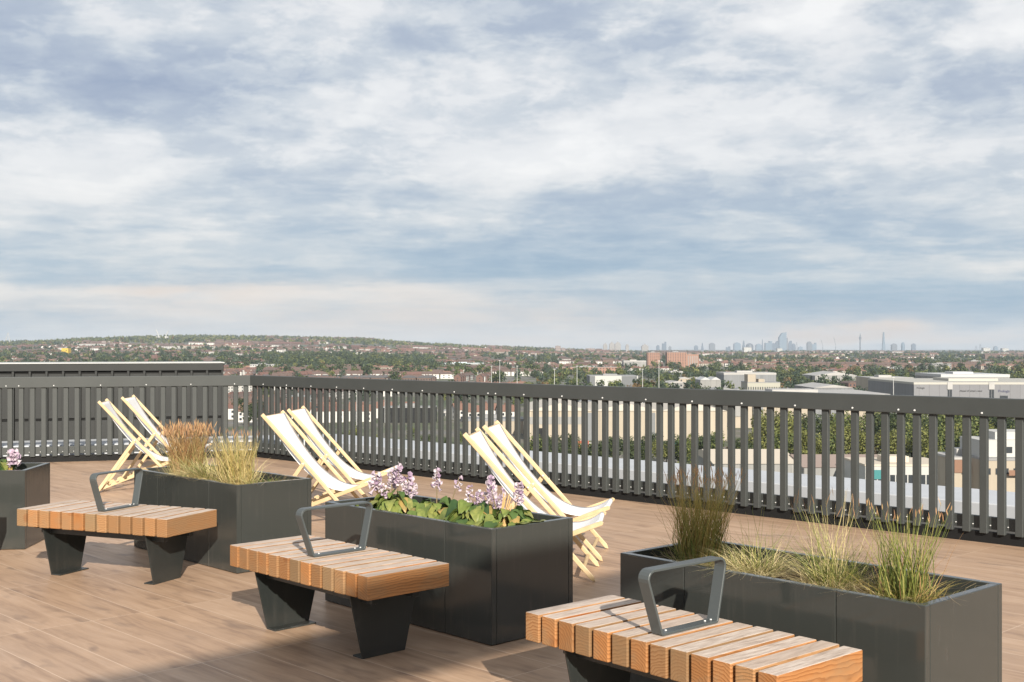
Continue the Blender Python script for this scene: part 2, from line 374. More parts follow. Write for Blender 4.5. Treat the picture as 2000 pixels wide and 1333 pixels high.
# ------------------------------------------------------------------ furniture
def larch():
    m = bpy.data.materials.new('larch'); m.use_nodes = True
    t = NT(m.node_tree); b = m.node_tree.nodes['Principled BSDF']
    tcn = t.node('ShaderNodeTexCoord'); oi = t.node('ShaderNodeObjectInfo'); s = t.node('ShaderNodeSeparateXYZ'); t.l.new(tcn.outputs['Object'], s.inputs[0])
    x, y, z = s.outputs; rnd = oi.outputs['Random']
    r2 = t.m('FRACT', t.m('MULTIPLY', rnd, 17.31)); r3 = t.m('FRACT', t.m('MULTIPLY', rnd, 91.7))
    off = t.comb(t.m('MULTIPLY', rnd, 31.), t.m('MULTIPLY', r2, 17.), t.m('MULTIPLY', r3, 23.))
    va = t.node('ShaderNodeVectorMath', operation='ADD'); t.l.new(t.comb(x, t.m('MULTIPLY', y, .35), z), va.inputs[0]); t.l.new(off, va.inputs[1])
    wob = t.m('MULTIPLY', t.m('SUBTRACT', t.noise(va.outputs[0], 9, 3, .5), .5), .05)
    wob2 = t.m('MULTIPLY', t.m('SUBTRACT', t.noise(va.outputs[0], 45, 3, .5), .5), .010)
    # heart of the log lies off the plank, in a different place for each
    hx = t.m('MULTIPLY', t.m('SUBTRACT', r2, .5), .16); hz = t.m('MULTIPLY_ADD', r3, -.16, -.05)
    ex = t.m('SUBTRACT', x, hx); ez = t.m('SUBTRACT', z, hz)
    rr = t.m('ADD', t.m('ADD', t.m('SQRT', t.m('MULTIPLY_ADD', ex, ex, t.m('MULTIPLY', ez, ez))), wob), wob2)
    ringv = t.m('FRACT', t.m('MULTIPLY', rr, 85.0))
    rg = t.ramp(ringv, [(0, (0, 0, 0)), (.55, (.35, .35, .35)), (.9, (1, 1, 1)), (1, (.1, .1, .1))])
    # knots on the faces
    vo = t.node('ShaderNodeTexVoronoi'); t.l.new(va.outputs[0], vo.inputs['Vector']); vo.inputs['Scale'].default_value = 5.5
    kd = vo.outputs['Distance']
    kn = t.mapr(kd, .13, .20, 1, 0)
    pale = t.mix(r2, (.46, .20, .068), (.40, .24, .12)); dark = t.mix(r3, (.22, .075, .018), (.15, .085, .038))
    c = t.mix(t.m('MULTIPLY', rg, .85), pale, dark)
    c = t.mix(t.m('MULTIPLY', kn, .8), c, (.27, .085, .02))
    st = t.noise(va.outputs[0], 14, 4, .6); c = t.mix(t.mapr(st, .45, .7, 0, .5), c, (.26, .19, .11))
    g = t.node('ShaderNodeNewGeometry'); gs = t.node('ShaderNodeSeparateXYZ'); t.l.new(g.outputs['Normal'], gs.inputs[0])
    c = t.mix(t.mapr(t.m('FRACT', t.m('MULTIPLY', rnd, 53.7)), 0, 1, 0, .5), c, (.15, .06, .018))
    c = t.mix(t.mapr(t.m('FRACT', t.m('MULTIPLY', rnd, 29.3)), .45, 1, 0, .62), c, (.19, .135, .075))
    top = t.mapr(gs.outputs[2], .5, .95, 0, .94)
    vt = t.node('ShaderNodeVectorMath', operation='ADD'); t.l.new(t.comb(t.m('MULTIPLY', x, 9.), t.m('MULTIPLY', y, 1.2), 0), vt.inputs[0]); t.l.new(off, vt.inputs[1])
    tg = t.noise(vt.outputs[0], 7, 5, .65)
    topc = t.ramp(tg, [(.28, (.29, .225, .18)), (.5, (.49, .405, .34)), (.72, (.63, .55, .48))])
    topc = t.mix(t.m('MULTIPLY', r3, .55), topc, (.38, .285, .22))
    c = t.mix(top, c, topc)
    t.l.new(c, b.inputs['Base Color']); b.inputs['Roughness'].default_value = .62; b.inputs['Specular IOR Level'].default_value = .25
    bn = t.node('ShaderNodeBump'); bn.inputs['Strength'].default_value = .35; bn.inputs['Distance'].default_value = .002
    t.l.new(t.m('ADD', rg, tg), bn.inputs['Height']); t.l.new(bn.outputs[0], b.inputs['Normal'])
    return m
LARCH = larch()
DARK = mat('dark_powder_coat', (.020, .023, .022), .32, .5, bump=.02, bscale=300)
ARM = mat('grey_powder_coat', (.062, .070, .070), .38, .5, bump=.02, bscale=300)
PLANT = mat('planter_coat', (.036, .039, .036), .11, .5, bump=.012, bscale=9)
def weather(m, lo, hi, dust):
    # dull patches, faint dust and run marks on the coated metal
    t = NT(m.node_tree); b = m.node_tree.nodes['Principled BSDF']; tcn = t.node('ShaderNodeTexCoord'); s = t.node('ShaderNodeSeparateXYZ'); t.l.new(tcn.outputs['Object'], s.inputs[0])
    a = t.noise(tcn.outputs['Object'], 4.5, 6, .65); r_ = t.noise(t.comb(t.m('MULTIPLY', s.outputs[0], 28.), t.m('MULTIPLY', s.outputs[1], 28.), t.m('MULTIPLY', s.outputs[2], 1.6)), 1.0, 4, .6)
    t.l.new(t.mapr(t.m('MULTIPLY_ADD', r_, .4, t.m('MULTIPLY', a, .6)), .35, .68, lo, hi), b.inputs['Roughness'])
    c0 = tuple(b.inputs['Base Color'].default_value); f = t.m('MULTIPLY', t.mapr(r_, .55, .8, 0, 1), t.mapr(a, .4, .65, 0, 1))
    low = t.m('MULTIPLY', t.mapr(s.outputs[2], .0, .10, 1, 0), t.mapr(a, .35, .7, .1, 1))
    t.l.new(t.mix(t.m('MULTIPLY', t.m('ADD', f, low, clamp=True), dust), c0, (.16, .135, .11)), b.inputs['Base Color'])
weather(PLANT, .07, .24, .22)
weather(DARK, .25, .45, .12)
SOIL = mat('potting_soil', (.035, .022, .014), .95, .1, var=(.09, .06, .035), vscale=40, bump=.6, bscale=80)

BL, BW, BT, BH = 1.2147, .4975, .4394, .1119
def make_bench():
    t = thing('slatted_bench', '', 'bench')
    n = 13; gap = .017; wd = (BL - gap * (n - 1)) / n
    proto = None; rng = random.Random(3)
    for i in range(n):
        x = -BL / 2 + wd / 2 + i * (wd + gap)
        if proto is None:
            proto = MB().box(-wd / 2, wd / 2, -BW / 2, BW / 2, -BH / 2, BH / 2).build('plank', LARCH, t, bevel=.004); p = proto
        else:
            p = proto.copy(); C.objects.link(p); p.parent = t
        p.location = (x, rng.uniform(-.002, .002), BT - BH / 2 + rng.uniform(-.0012, .0012))
    zb = BT - BH - .0015
    fr = MB()
    for y in (-.125, .125): fr.box(-.50, .50, y - .02, y + .02, zb - .05, zb)
    for x in (-.36, .36): fr.box(x - .03, x + .03, -.105, .105, zb - .045, zb - .004)
    for x in (-.49, .49): fr.box(x - .012, x + .012, -.205, .205, zb - .012, zb - .0005)
    fr.build('underframe', DARK, t, bevel=.002)
    for x, s in ((.41, -1), (-.4245, 1)):
        W2 = BW / 2; h = .0045
        m = MB().prism([(x - h, .037 - W2, zb - .0005), (x - h, .115 - W2, 0), (x - h, .375 - W2, 0), (x - h, .458 - W2, zb - .0005)], (2 * h, 0, 0))
        leg = m.build('leg', DARK, t, bevel=.002)
        f = sorted((x + s * h, x + s * .075))
        MB().box(f[0], f[1], .115 - W2, .375 - W2, 0, .009).build('foot', DARK, leg, bevel=.002)
        f = sorted((x + s * h, x + s * .07))
        MB().box(f[0], f[1], .06 - W2, .44 - W2, zb - .012, zb - .0007).build('flange', DARK, leg)
    # armrest: one flat bar bent into a loop, wider at the top
    W2 = BW / 2
    pts = [(.103 - W2, BT + .001), (.425 - W2, BT + .001), (.482 - W2, BT + .25), (.012 - W2, BT + .25)]
    path = []
    rad = [.012, .012, .035, .035]
    for i in range(4):
        p = Vector(pts[i]); a = (Vector(pts[i - 1]) - p).normalized(); b = (Vector(pts[(i + 1) % 4]) - p).normalized()
        half = a.angle(b) / 2; d = rad[i] / math.tan(half); cen = p + (a + b).normalized() * (rad[i] / math.sin(half))
        s0 = p + a * d - cen; s1 = p + b * d - cen; tot = s0.angle_signed(s1)
        for k in range(6):
            an = -tot * k / 5; path.append(cen + Vector((s0.x * math.cos(an) - s0.y * math.sin(an), s0.x * math.sin(an) + s0.y * math.cos(an))))
    cen = sum(path, Vector((0, 0))) / len(path)
    N = len(path); inner = []
    for i in range(N):
        tn = (path[(i + 1) % N] - path[i - 1]).normalized(); nn = Vector((-tn.y, tn.x))
        if nn.dot(cen - path[i]) < 0: nn = -nn
        inner.append(path[i] + nn * .0095)
    vs, fs = [], []
    for x in (-.026, .026):
        vs += [(x, p.x, p.y) for p in path] + [(x, p.x, p.y) for p in inner]
    for i in range(N):
        j = (i + 1) % N
        fs += [(i, j, N + j, N + i), (2*N + i, 3*N + i, 3*N + j, 2*N + j), (i, 2*N + i, 2*N + j, j), (N + i, N + j, 3*N + j, 3*N + i)]
    arm = MB().add(vs, fs).build('armrest', ARM, t, bevel=.0015, seg=1)
    bm = bmesh.new(); bm.from_mesh(arm.data); bmesh.ops.recalc_face_normals(bm, faces=bm.faces); bm.to_mesh(arm.data); bm.free()
    for y in (.15 - W2, .375 - W2, .39 - W2 + .02):
        MB().tube((0, y, BT + .011), (0, y, BT + .0145), .005, .004, 8).build('bolt', BOLT, arm)
    return t
def place_corner(t, X, Y, yaw, L, W):
    """X, Y: the near right corner; yaw: turn of the long side"""
    a = R(yaw); u = Vector((math.cos(a), -math.sin(a), 0)); v = Vector((math.sin(a), math.cos(a), 0))
    t.location = Vector((X, Y, 0)) - u * (L / 2) + v * (W / 2); t.rotation_euler = (0, 0, -a)
bench = make_bench()
GB = 'timber benches on dark steel legs'
for i, (X, Y, yaw, lab) in enumerate([
        (.856, 3.803, 48.7, 'chunky timber bench in front of the planter with four tall grass clumps'),
        (-.664, 5.432, 46.0, 'chunky timber bench in front of the planter with green leaves and lilac flowers'),
        (-2.117, 7.232, 23.0, 'timber bench in front of the planter with reddish brown grass'),
        (-3.60, 7.80, -4.0, 'timber bench standing mostly outside the frame beside the leftmost planter')]):
    o = bench if i == 0 else copy_tree(bench)
    tag(o, lab, 'bench', GB); place_corner(o, X, Y, yaw, BL, BW)

PL, PW, PH = 1.4535, .5908, .5852
def make_planter():
    t = thing('planter_box', '', 'planter')
    x2, y2, th = PL / 2, PW / 2, .034
    cuts = [0, .3621, 1.0895, PL]
    body = MB()
    for y0, y1 in ((-y2, -y2 + th), (y2 - th, y2)):
        for a, b in zip(cuts, cuts[1:]):
            body.box(x2 - b + .0012, x2 - a - .0012, y0, y1, .004, PH)
    for x0, x1 in ((-x2 + .0012, -x2 + th), (x2 - th, x2 - .0012)):
        body.box(x0, x1, -y2 + th + .001, y2 - th - .001, .004, PH)
    body.build('body', PLANT, t, bevel=.003)
    MB().box(-x2 + .02, x2 - .02, -y2 + .02, y2 - .02, .001, .40).build('liner', BLACK, t)
    nx, ny = 40, 16; rng = np.random.default_rng(2)
    xs = np.linspace(-x2 + th + .002, x2 - th - .002, nx); ys = np.linspace(-y2 + th + .002, y2 - th - .002, ny)
    V = [(x, y, .505 + rng.uniform(-.008, .008)) for y in ys for x in xs]
    Q = [(j * nx + i, j * nx + i + 1, (j + 1) * nx + i + 1, (j + 1) * nx + i) for j in range(ny - 1) for i in range(nx - 1)]
    npmesh('soil', V, Q, SOIL, parent=t, smooth=True)
    return t
planter = make_planter(); planters = []
for i, (X, Y, yaw, lab) in enumerate([
        (1.458, 4.157, 47.63, 'dark metal planter with four separate clumps of tall grass, closest to the viewer'),
        (-.101, 5.894, 46.46, 'dark metal planter full of broad green leaves and pale lilac flowers'),
        (-1.812, 7.768, 45.85, 'dark metal planter with reddish brown and golden grasses'),
        (-3.594, 8.707, -4.25, 'dark metal planter cut by the left edge of the picture, one flower above it')]):
    o = planter if i == 0 else copy_tree(planter)
    tag(o, lab, 'planter', 'dark metal planters between benches'); place_corner(o, X, Y, yaw, PL, PW); planters.append(o)

PINE = mat('pale_pine', (.56, .42, .255), .5, .35, var=(.47, .335, .18), vscale=14)
def canvas_mat():
    m = bpy.data.materials.new('white_canvas'); m.use_nodes = True
    t = NT(m.node_tree); b = m.node_tree.nodes['Principled BSDF']; out = m.node_tree.nodes['Material Output']
    b.inputs['Base Color'].default_value = (.84, .83, .82, 1); b.inputs['Roughness'].default_value = .85; b.inputs['Specular IOR Level'].default_value = .1
    tr = t.node('ShaderNodeBsdfTranslucent'); tr.inputs[0].default_value = (.8, .79, .77, 1)
    ms = t.node('ShaderNodeMixShader'); ms.inputs[0].default_value = .2
    t.l.new(b.outputs[0], ms.inputs[1]); t.l.new(tr.outputs[0], ms.inputs[2]); t.l.new(ms.outputs[0], out.inputs[0])
    tcn = t.node('ShaderNodeTexCoord'); f = t.noise(tcn.outputs['Object'], 14, 3, .5)
    bn = t.node('ShaderNodeBump'); bn.inputs['Strength'].default_value = .25; bn.inputs['Distance'].default_value = .01
    t.l.new(f, bn.inputs['Height']); t.l.new(bn.outputs[0], b.inputs['Normal'])
    return m
CANVAS = canvas_mat()
def make_chair():
    t = thing('deck_chair', '', 'deck chair')           # faces local +x, left side is +y
    top, foot = Vector((-.43, 0, .937)), Vector((.405, 0, .004)); d = (foot - top).normalized()
    up = Vector((-d.z, 0, d.x)); up = up if up.z > 0 else -up
    def rail(y, p, q, h, wd):                            # h: depth in the side plane, wd: across
        return MB().bar((p.x, y, p.z), (q.x, y, q.z), wd, h, up=(0, 0, 1))
    for y in (-.258, .258):
        # feet cut level with the floor
        a, b = top, foot; hh = up * .0155
        pts = [a + hh, a - hh, foot - hh + d * (-.004), foot + d * .018 + hh * 0, foot + hh - d * .016]
        lo = min(p.z for p in pts)
        pts = [Vector((p.x, y - .0095, p.z - (lo - .001 if p.z < .1 else 0))) for p in pts]
        MB().prism(pts, (0, .019, 0)).build('long_rail', PINE, t, bevel=.005)
    rear, front = Vector((-.455, 0, .022)), Vector((.455, 0, .372)); e = (front - rear).normalized(); n = Vector((-e.z, 0, e.x)); L = (front - rear).length
    prof = [(0, -.017), (L, -.015), (L + .012, 0), (L, .015), (.36, .018)]
    for s in (.30, .215, .13, .045): prof += [(s + .035, .020), (s + .022, -.002), (s, -.002), (s - .008, .020)]
    prof += [(-.012, .016)]
    for y in (-.229, .229):
        pts = [rear + e * a + n * b for a, b in prof]
        lo = min(p.z for p in pts)
        pts = [Vector((p.x, y - .0105, p.z - min(0, lo - .001))) for p in pts]
        MB().prism(pts, (0, .021, 0)).build('seat_rail', PINE, t, bevel=.003, seg=1)
    hinge = top + d * (.43 * (foot - top).length); pb = rear + e * .055 + n * .012
    for y in (-.281, .281):
        MB().bar((hinge.x, y, hinge.z), (pb.x - .02, y, pb.z - .025), .02, .034).build('prop', PINE, t, bevel=.004)
        MB().tube((hinge.x, y * .85, hinge.z), (hinge.x, y * 1.05, hinge.z), .006, n=8).build('pivot', BOLT, t)
    cb = [(top + d * .035, .258), (front - e * .02, .229), (pb, .292), (foot - d * .10 - up * .002, .258), (top + d * .62 - up * .0, .0)]
    for p, y in cb[:4]:
        MB().tube((p.x, -y, p.z), (p.x, y, p.z), .0135, n=12).build('crossbar', PINE, t)
    # canvas hangs from the top bar to the front bar
    P = [top + d * .035 + up * .014, Vector((-.25, 0, .655)), Vector((.10, 0, .12)), front - e * .02 + n * .015]
    N = 28; rows = []
    for i in range(N + 1):
        s = i / N; q = P[0] * (1 - s) ** 3 + P[1] * 3 * s * (1 - s) ** 2 + P[2] * 3 * s * s * (1 - s) + P[3] * s ** 3; rows.append(q)
    # wrap round both bars
    c0 = top + d * .035; pre = [c0 + Vector((.016 * math.cos(a), 0, .016 * math.sin(a))) for a in np.linspace(R(-120), R(120), 6)]
    c1 = front - e * .02; post = [c1 + Vector((.016 * math.cos(a), 0, .016 * math.sin(a))) for a in np.linspace(R(100), R(-130), 7)]
    rows = pre[::-1][:0] + rows + post
    cols = 9; hw = .222; vs = []
    for i, q in enumerate(rows):
        s = min(1, i / N); sag = .010 * math.sin(math.pi * s)
        for j in range(cols):
            v = 2 * j / (cols - 1) - 1
            vs.append((q.x, v * (.244 - .031 * min(1, s * 1.6)), q.z - sag * (1 - v * v)))
    fs = [(i * cols + j, i * cols + j + 1, (i + 1) * cols + j + 1, (i + 1) * cols + j) for i in range(len(rows) - 1) for j in range(cols - 1)]
    mb = MB(); mb.add(vs, fs, 0, None, True); cv = mb.build('canvas', CANVAS, t)
    so = cv.modifiers.new('thickness', 'SOLIDIFY'); so.thickness = .003; so.offset = 0
    return t
chair = make_chair()
GD = 'white canvas deck chairs facing right'
for i, (X, Y, yaw, lab) in enumerate([
        (.15, 7.815, -7, 'white canvas deck chair right behind the lilac flowers, front one of its pair'),
        (.263, 8.545, -9, 'white canvas deck chair by the right railing, back one of the right pair'),
        (-1.611, 9.97, -7, 'white canvas deck chair behind the gap between two planters, front one of the middle pair'),
        (-1.556, 10.77, -4, 'white canvas deck chair of the middle pair, standing closer to the railing'),
        (-3.86, 12.41, 11, 'white canvas deck chair left of the reddish grass, front one of the left pair'),
        (-3.91, 13.34, 5, 'white canvas deck chair half hidden by reddish grass, back one of the left pair')]):
    o = chair if i == 0 else copy_tree(chair)
    tag(o, lab, 'deck chair', GD); o.location = (X, Y, 0); o.rotation_euler = (0, 0, R(yaw))

# ------------------------------------------------------------------ plants in the planters
SOILZ = .505
def planter_point(pl, a, b): return Matrix.Rotation(pl.rotation_euler.z, 4, 'Z') @ Vector((PL / 2 - a, b - PW / 2, 0)) + pl.location + Vector((0, 0, SOILZ))
def blades(rng, n, r0, hmin, hmax, spread, curl, w, seg=6, lean=(0, 0), bend_pow=2.0, r_pow=.5):
    """ribbons: n blades rooted within r0, leaning outward by spread, drooping by curl"""
    V, Q = [], []
    for _ in range(n):
        a = rng.uniform(0, 2 * math.pi); rr = r0 * rng.uniform(0, 1) ** r_pow
        bx, by = rr * math.cos(a), rr * math.sin(a)
        ao = a + rng.normal(0, .7); out = spread * (.25 + .75 * rr / r0) * rng.uniform(.4, 1.3)
        h = rng.uniform(hmin, hmax); cu = curl * rng.uniform(.2, 1.4)
        dx, dy = math.cos(ao), math.sin(ao)
        fa = rng.uniform(0, math.pi); wx, wy = math.cos(fa), math.sin(fa)
        kink = rng.normal(0, .02)
        o = len(V)
        for i in range(seg + 1):
            s = i / seg
            hor = h * (out * s + cu * s ** bend_pow)
            z = h * (s - .5 * cu * s ** (bend_pow + .6)) / math.sqrt(1 + .3 * out * out)
            x = bx + dx * hor + lean[0] * h * s + kink * math.sin(5 * s) ; y = by + dy * hor + lean[1] * h * s
            ww = w * (1 - .8 * s ** 1.5) / 2
            V += [(x - wx * ww, y - wy * ww, z), (x + wx * ww, y + wy * ww, z)]
        Q += [(o + 2 * i, o + 2 * i + 1, o + 2 * i + 3, o + 2 * i + 2) for i in range(seg)]
    V = np.array(V); V[:, 2] = np.maximum(V[:, 2], .004)
    return V, np.array(Q)
def joinm(parts):
    V, Q, M, o = [], [], [], 0
    for v, q, m in parts: V.append(v); Q.append(q + o); M.append(np.full(len(q), m)); o += len(v)
    return np.vstack(V), np.vstack(Q), np.concatenate(M)
RUST = leafmat('rust_grass', [(0, (.20, .11, .05)), (.4, (.33, .19, .085)), (.75, (.44, .29, .13)), (1, (.24, .22, .08))], .7, .2)
GOLD = leafmat('golden_grass', [(0, (.30, .22, .08)), (.4, (.46, .35, .14)), (.75, (.55, .45, .21)), (1, (.24, .25, .07))], .7, .2)
STRAW = leafmat('straw_grass', [(0, (.50, .40, .20)), (.5, (.62, .52, .29)), (.8, (.44, .36, .16)), (1, (.33, .34, .13))], .7, .2)
GREENG = leafmat('green_grass', [(0, (.075, .11, .028)), (.45, (.18, .21, .05)), (.75, (.30, .30, .08)), (1, (.42, .36, .13))], .6, .25)
OLIVE = leafmat('olive_grass', [(0, (.20, .15, .04)), (.4, (.36, .27, .08)), (.7, (.46, .33, .12)), (1, (.24, .27, .07))], .65, .2)
DEADG = leafmat('dead_blades', [(0, (.20, .14, .07)), (.5, (.36, .26, .14)), (1, (.50, .40, .24))], .8, .1)
SEED = leafmat('seed_heads', [(0, (.28, .15, .08)), (.5, (.40, .23, .12)), (1, (.42, .29, .14))], .8, .2)
def keep_in(V, pl, p):
    """blades bend over the rim instead of passing through the planter walls"""
    o = planters[pl]; a = o.rotation_euler.z; c, s = math.cos(a), math.sin(a)
    wx, wy = V[:, 0] + p.x - o.location.x, V[:, 1] + p.y - o.location.y
    lx, ly = wx * c + wy * s, -wx * s + wy * c
    out = (np.abs(lx) > PL / 2 - .042) | (np.abs(ly) > PW / 2 - .042)
    V = V.copy(); V[out, 2] = np.maximum(V[out, 2], PH - SOILZ + .006); return V
def clump(pl, a, b, label, parts, mats, group, seeds=None):
    p = planter_point(planters[pl], a, b)
    t = thing('grass_clump', label, 'ornamental grass', p, 0, group)
    lg = r(int(abs(a * 977 + b * 331 + pl * 77))); lv, lq = blades(lg, 90, .12, .06, .16, 1.2, 1.3, .0032, lean=(0, 0), r_pow=.4)
    parts = parts + [(lv, lq, len(mats))]; mats = mats + [DEADG]
    if seeds:
        rg, idx, n, ln, wd = seeds; parts = parts + [(*seed_heads(rg, parts[idx], n, ln, wd), len(mats))]; mats = mats + [SEED]
    V, Q, M = joinm(parts); V = keep_in(V, pl, p)
    npmesh('blades', V, Q, mats, M, t)
def seed_heads(rng, stalks, n, ln=.05, w=.005):
    """seed heads sitting on the tips of the tallest blades"""
    V, Q = [], []
    tips = stalks[0].reshape(-1, 7, 2, 3)[:, 6].mean(1); tips = tips[np.argsort(-tips[:, 2])][:n]
    for x, y, z in tips:
        z -= ln * .4; fa = rng.uniform(0, 3.14)
        l = ln * rng.uniform(.6, 1.3); tx, ty = rng.normal(0, .25) * l, rng.normal(0, .25) * l
        o = len(V)
        for s, ww in ((0, .3), (.35, 1), (.7, .8), (1, .15)):
            c, d = math.cos(fa) * w * ww / 2, math.sin(fa) * w * ww / 2
            V += [(x + tx * s - c, y + ty * s - d, z + l * s), (x + tx * s + c, y + ty * s + d, z + l * s)]
        Q += [(o + 2 * i, o + 2 * i + 1, o + 2 * i + 3, o + 2 * i + 2) for i in range(3)]
    return np.array(V), np.array(Q)
GG = 'ornamental grass clumps in the planters'
r = np.random.default_rng
# the near planter, left to right
g = r(11)
clump(0, 1.27, .33, 'tall dense olive brown grass tuft with reddish tips at left end of the near planter',
      [(*blades(g, 380, .078, .28, .45, .19, .08, .0034, lean=(.05, 0)), 0), (*blades(g, 170, .075, .2, .38, .25, .1, .0034, lean=(.03, 0)), 1), (*blades(g, 90, .10, .08, .17, .7, .5, .0035), 1),
       (*blades(g, 40, .075, .24, .37, .38, .14, .0022, lean=(-.16, -.05)), 2), (*blades(g, 60, .09, .05, .12, .9, .7, .003), 3)], [OLIVE, GREENG, RUST, STRAW], GG,
      (g, 0, 150, .04, .0042))
g = r(12)
clump(0, .93, .29, 'low straw coloured mound with few green stalks, second from left in near planter',
      [(*blades(g, 430, .07, .10, .21, .9, 1.1, .0036), 0), (*blades(g, 40, .05, .18, .34, .55, .12, .0026, lean=(-.06, 0)), 1), (*blades(g, 90, .06, .08, .2, .8, .5, .003), 1)], [STRAW, GREENG], GG)
g = r(13)
clump(0, .57, .30, 'pale straw grass with sparse very tall stalks, third from the left in the near planter',
      [(*blades(g, 330, .07, .08, .18, .9, 1.1, .0034), 0), (*blades(g, 220, .07, .12, .27, .55, .35, .003), 1),
       (*blades(g, 26, .04, .26, .43, .22, .05, .004), 0), (*blades(g, 22, .06, .26, .40, .6, .05, .0024), 0), (*blades(g, 24, .05, .3, .42, .3, .1, .0022), 1)], [STRAW, GREENG], GG,
      (g, 4, 16, .05, .003))
g = r(14)
clump(0, .25, .30, 'upright bright green grass with brown tips at the right end of the near planter',
      [(*blades(g, 210, .07, .2, .40, .26, .06, .0042), 0), (*blades(g, 160, .10, .05, .17, .7, .6, .0034), 1), (*blades(g, 40, .08, .1, .3, .5, .1, .003), 2),
       (*blades(g, 120, .10, .05, .13, .8, .5, .0034), 0)], [GREENG, OLIVE, RUST], GG, (g, 0, 40, .03, .004))
# the planter behind the left bench
g = r(21)
clump(2, 1.31, .36, 'broad dense tuft of reddish brown grass in front of the left deck chairs',
      [(*blades(g, 680, .095, .27, .42, .20, .10, .0045), 0), (*blades(g, 160, .11, .18, .36, .35, .25, .004), 1), (*blades(g, 60, .12, .15, .3, .6, .4, .003), 2)], [RUST, GOLD, GREENG], GG,
      (g, 0, 420, .05, .0062))
g = r(22)
clump(2, .84, .27, 'low arching straw grass between the reddish tuft and the golden tuft',
      [(*blades(g, 520, .10, .12, .25, .9, .9, .0045), 0), (*blades(g, 120, .08, .15, .3, .6, .6, .004), 1), (*blades(g, 160, .12, .08, .2, 1.0, .8, .004), 2)], [STRAW, GREENG, GOLD], GG)
g = r(23)
clump(2, .46, .29, 'tall golden grass tuft leaning left, in front of the left corner of the railing',
      [(*blades(g, 330, .09, .24, .41, .22, .08, .0045, lean=(-.12, 0)), 0), (*blades(g, 170, .10, .1, .26, .55, .5, .004), 1), (*blades(g, 110, .08, .2, .36, .3, .1, .004, lean=(-.08, 0)), 2)], [GOLD, STRAW, OLIVE], GG,
      (g, 0, 45, .05, .0045))
g = r(24)
clump(2, .66, .20, 'flattened dry grass lying over the front edge beside the golden tuft',
      [(*blades(g, 330, .10, .08, .19, 1.0, 1.0, .004), 0), (*blades(g, 100, .08, .08, .16, .8, .8, .004), 1)], [GOLD, GREENG], GG)
g = r(25)
clump(2, .20, .33, 'short green grass sprig in the bare corner right of the golden tuft',
      [(*blades(g, 120, .08, .05, .13, .7, .5, .004), 0)], [GREENG], GG)

HOSTA = leafmat('hosta_leaf', [(0, (.04, .08, .03)), (.3, (.085, .14, .04)), (.6, (.18, .23, .055)), (.88, (.30, .31, .09)), (.97, (.40, .36, .13)), (1, (.42, .25, .08))], .42, .3, (.06, .11, .03))
STEM = mat('flower_stem', (.16, .12, .06), .6)
TAN = mat('dry_stem', (.55, .36, .15), .6)
LILAC = leafmat('lilac_petal', [(0, (.30, .20, .30)), (.3, (.52, .40, .50)), (.7, (.66, .55, .60)), (1, (.74, .68, .68))], .6, .35)
def hosta_leaves(rng, n, rad, hh, size):
    V, Q = [], []
    for k in range(n):
        az = 2 * math.pi * (k * .618 + rng.uniform(-.1, .1)); tier = (k + .5) / n
        L = size * rng.uniform(.7, 1.15) * (.65 + .5 * tier); W = L * rng.uniform(.36, .46)
        r0 = rad * (.15 + .55 * tier) * rng.uniform(.7, 1.2); z0 = hh * (1 - .62 * tier) * rng.uniform(.75, 1.2)
        ca, sa = math.cos(az), math.sin(az); rise = rng.uniform(-.1, .45) - .5 * tier; roll = rng.normal(0, .35)
        # stalk
        o = len(V); tw = .003
        V += [(-sa * tw, ca * tw, .0), (sa * tw, -ca * tw, .0), (ca * r0 + sa * tw, sa * r0 - ca * tw, z0), (ca * r0 - sa * tw, sa * r0 + ca * tw, z0)]
        ns = 8; rows = []
        for i in range(ns + 1):
            s = i / ns
            wd = W * (math.sin(math.pi * min(1, s * .93 + .07) ** .72)) if s < 1 else .0
            x = r0 + L * s * (1 - .12 * s); z = z0 + L * (rise * s - .75 * s * s * (1 + .4 * tier))
            row = []
            for j in (-1, -.5, 0, .5, 1):
                y = j * wd; zz = z + .30 * abs(j) * wd * (1 - s * .6) + roll * y + .004 * math.sin(9 * s + 3 * j)
                row.append(len(V)); V.append((ca * x - sa * y, sa * x + ca * y, max(zz, .006)))
            rows.append(row)
        Q.append((o, o + 1, rows[0][2], rows[0][1]))
        for a, b in zip(rows, rows[1:]): Q += [(a[j], a[j + 1], b[j + 1], b[j]) for j in range(4)]
    return np.array(V), np.array(Q)
def inflorescence(rng, n, r, z0, z1):
    """drooping funnel flowers round a stem"""
    V, Q = [], []
    for k in range(n):
        az = rng.uniform(0, 6.283); s = k / max(1, n - 1); z = z0 + (z1 - z0) * s
        L = r * rng.uniform(.8, 1.2) * (1 - .45 * s); dro = rng.uniform(-1.3, -.2) + 1.1 * s ** 3
        d = Vector((math.cos(az), math.sin(az), dro)).normalized(); a = d.orthogonal().normalized(); b = d.cross(a)
        o0 = Vector((0, 0, z)); m = 5; prof = [(0.05, .0022), (.5, .0032), (.8, .0065), (1.0, .0125)]
        base = len(V)
        for t, rr in prof:
            for i in range(m):
                an = 2 * math.pi * i / m; q = o0 + d * (L * t) + (a * math.cos(an) + b * math.sin(an)) * rr * (r / .035); V.append(tuple(q))
        for j in range(len(prof) - 1):
            for i in range(m): Q.append((base + j*m + i, base + j*m + (i+1) % m, base + (j+1)*m + (i+1) % m, base + (j+1)*m + i))
    return np.array(V), np.array(Q)
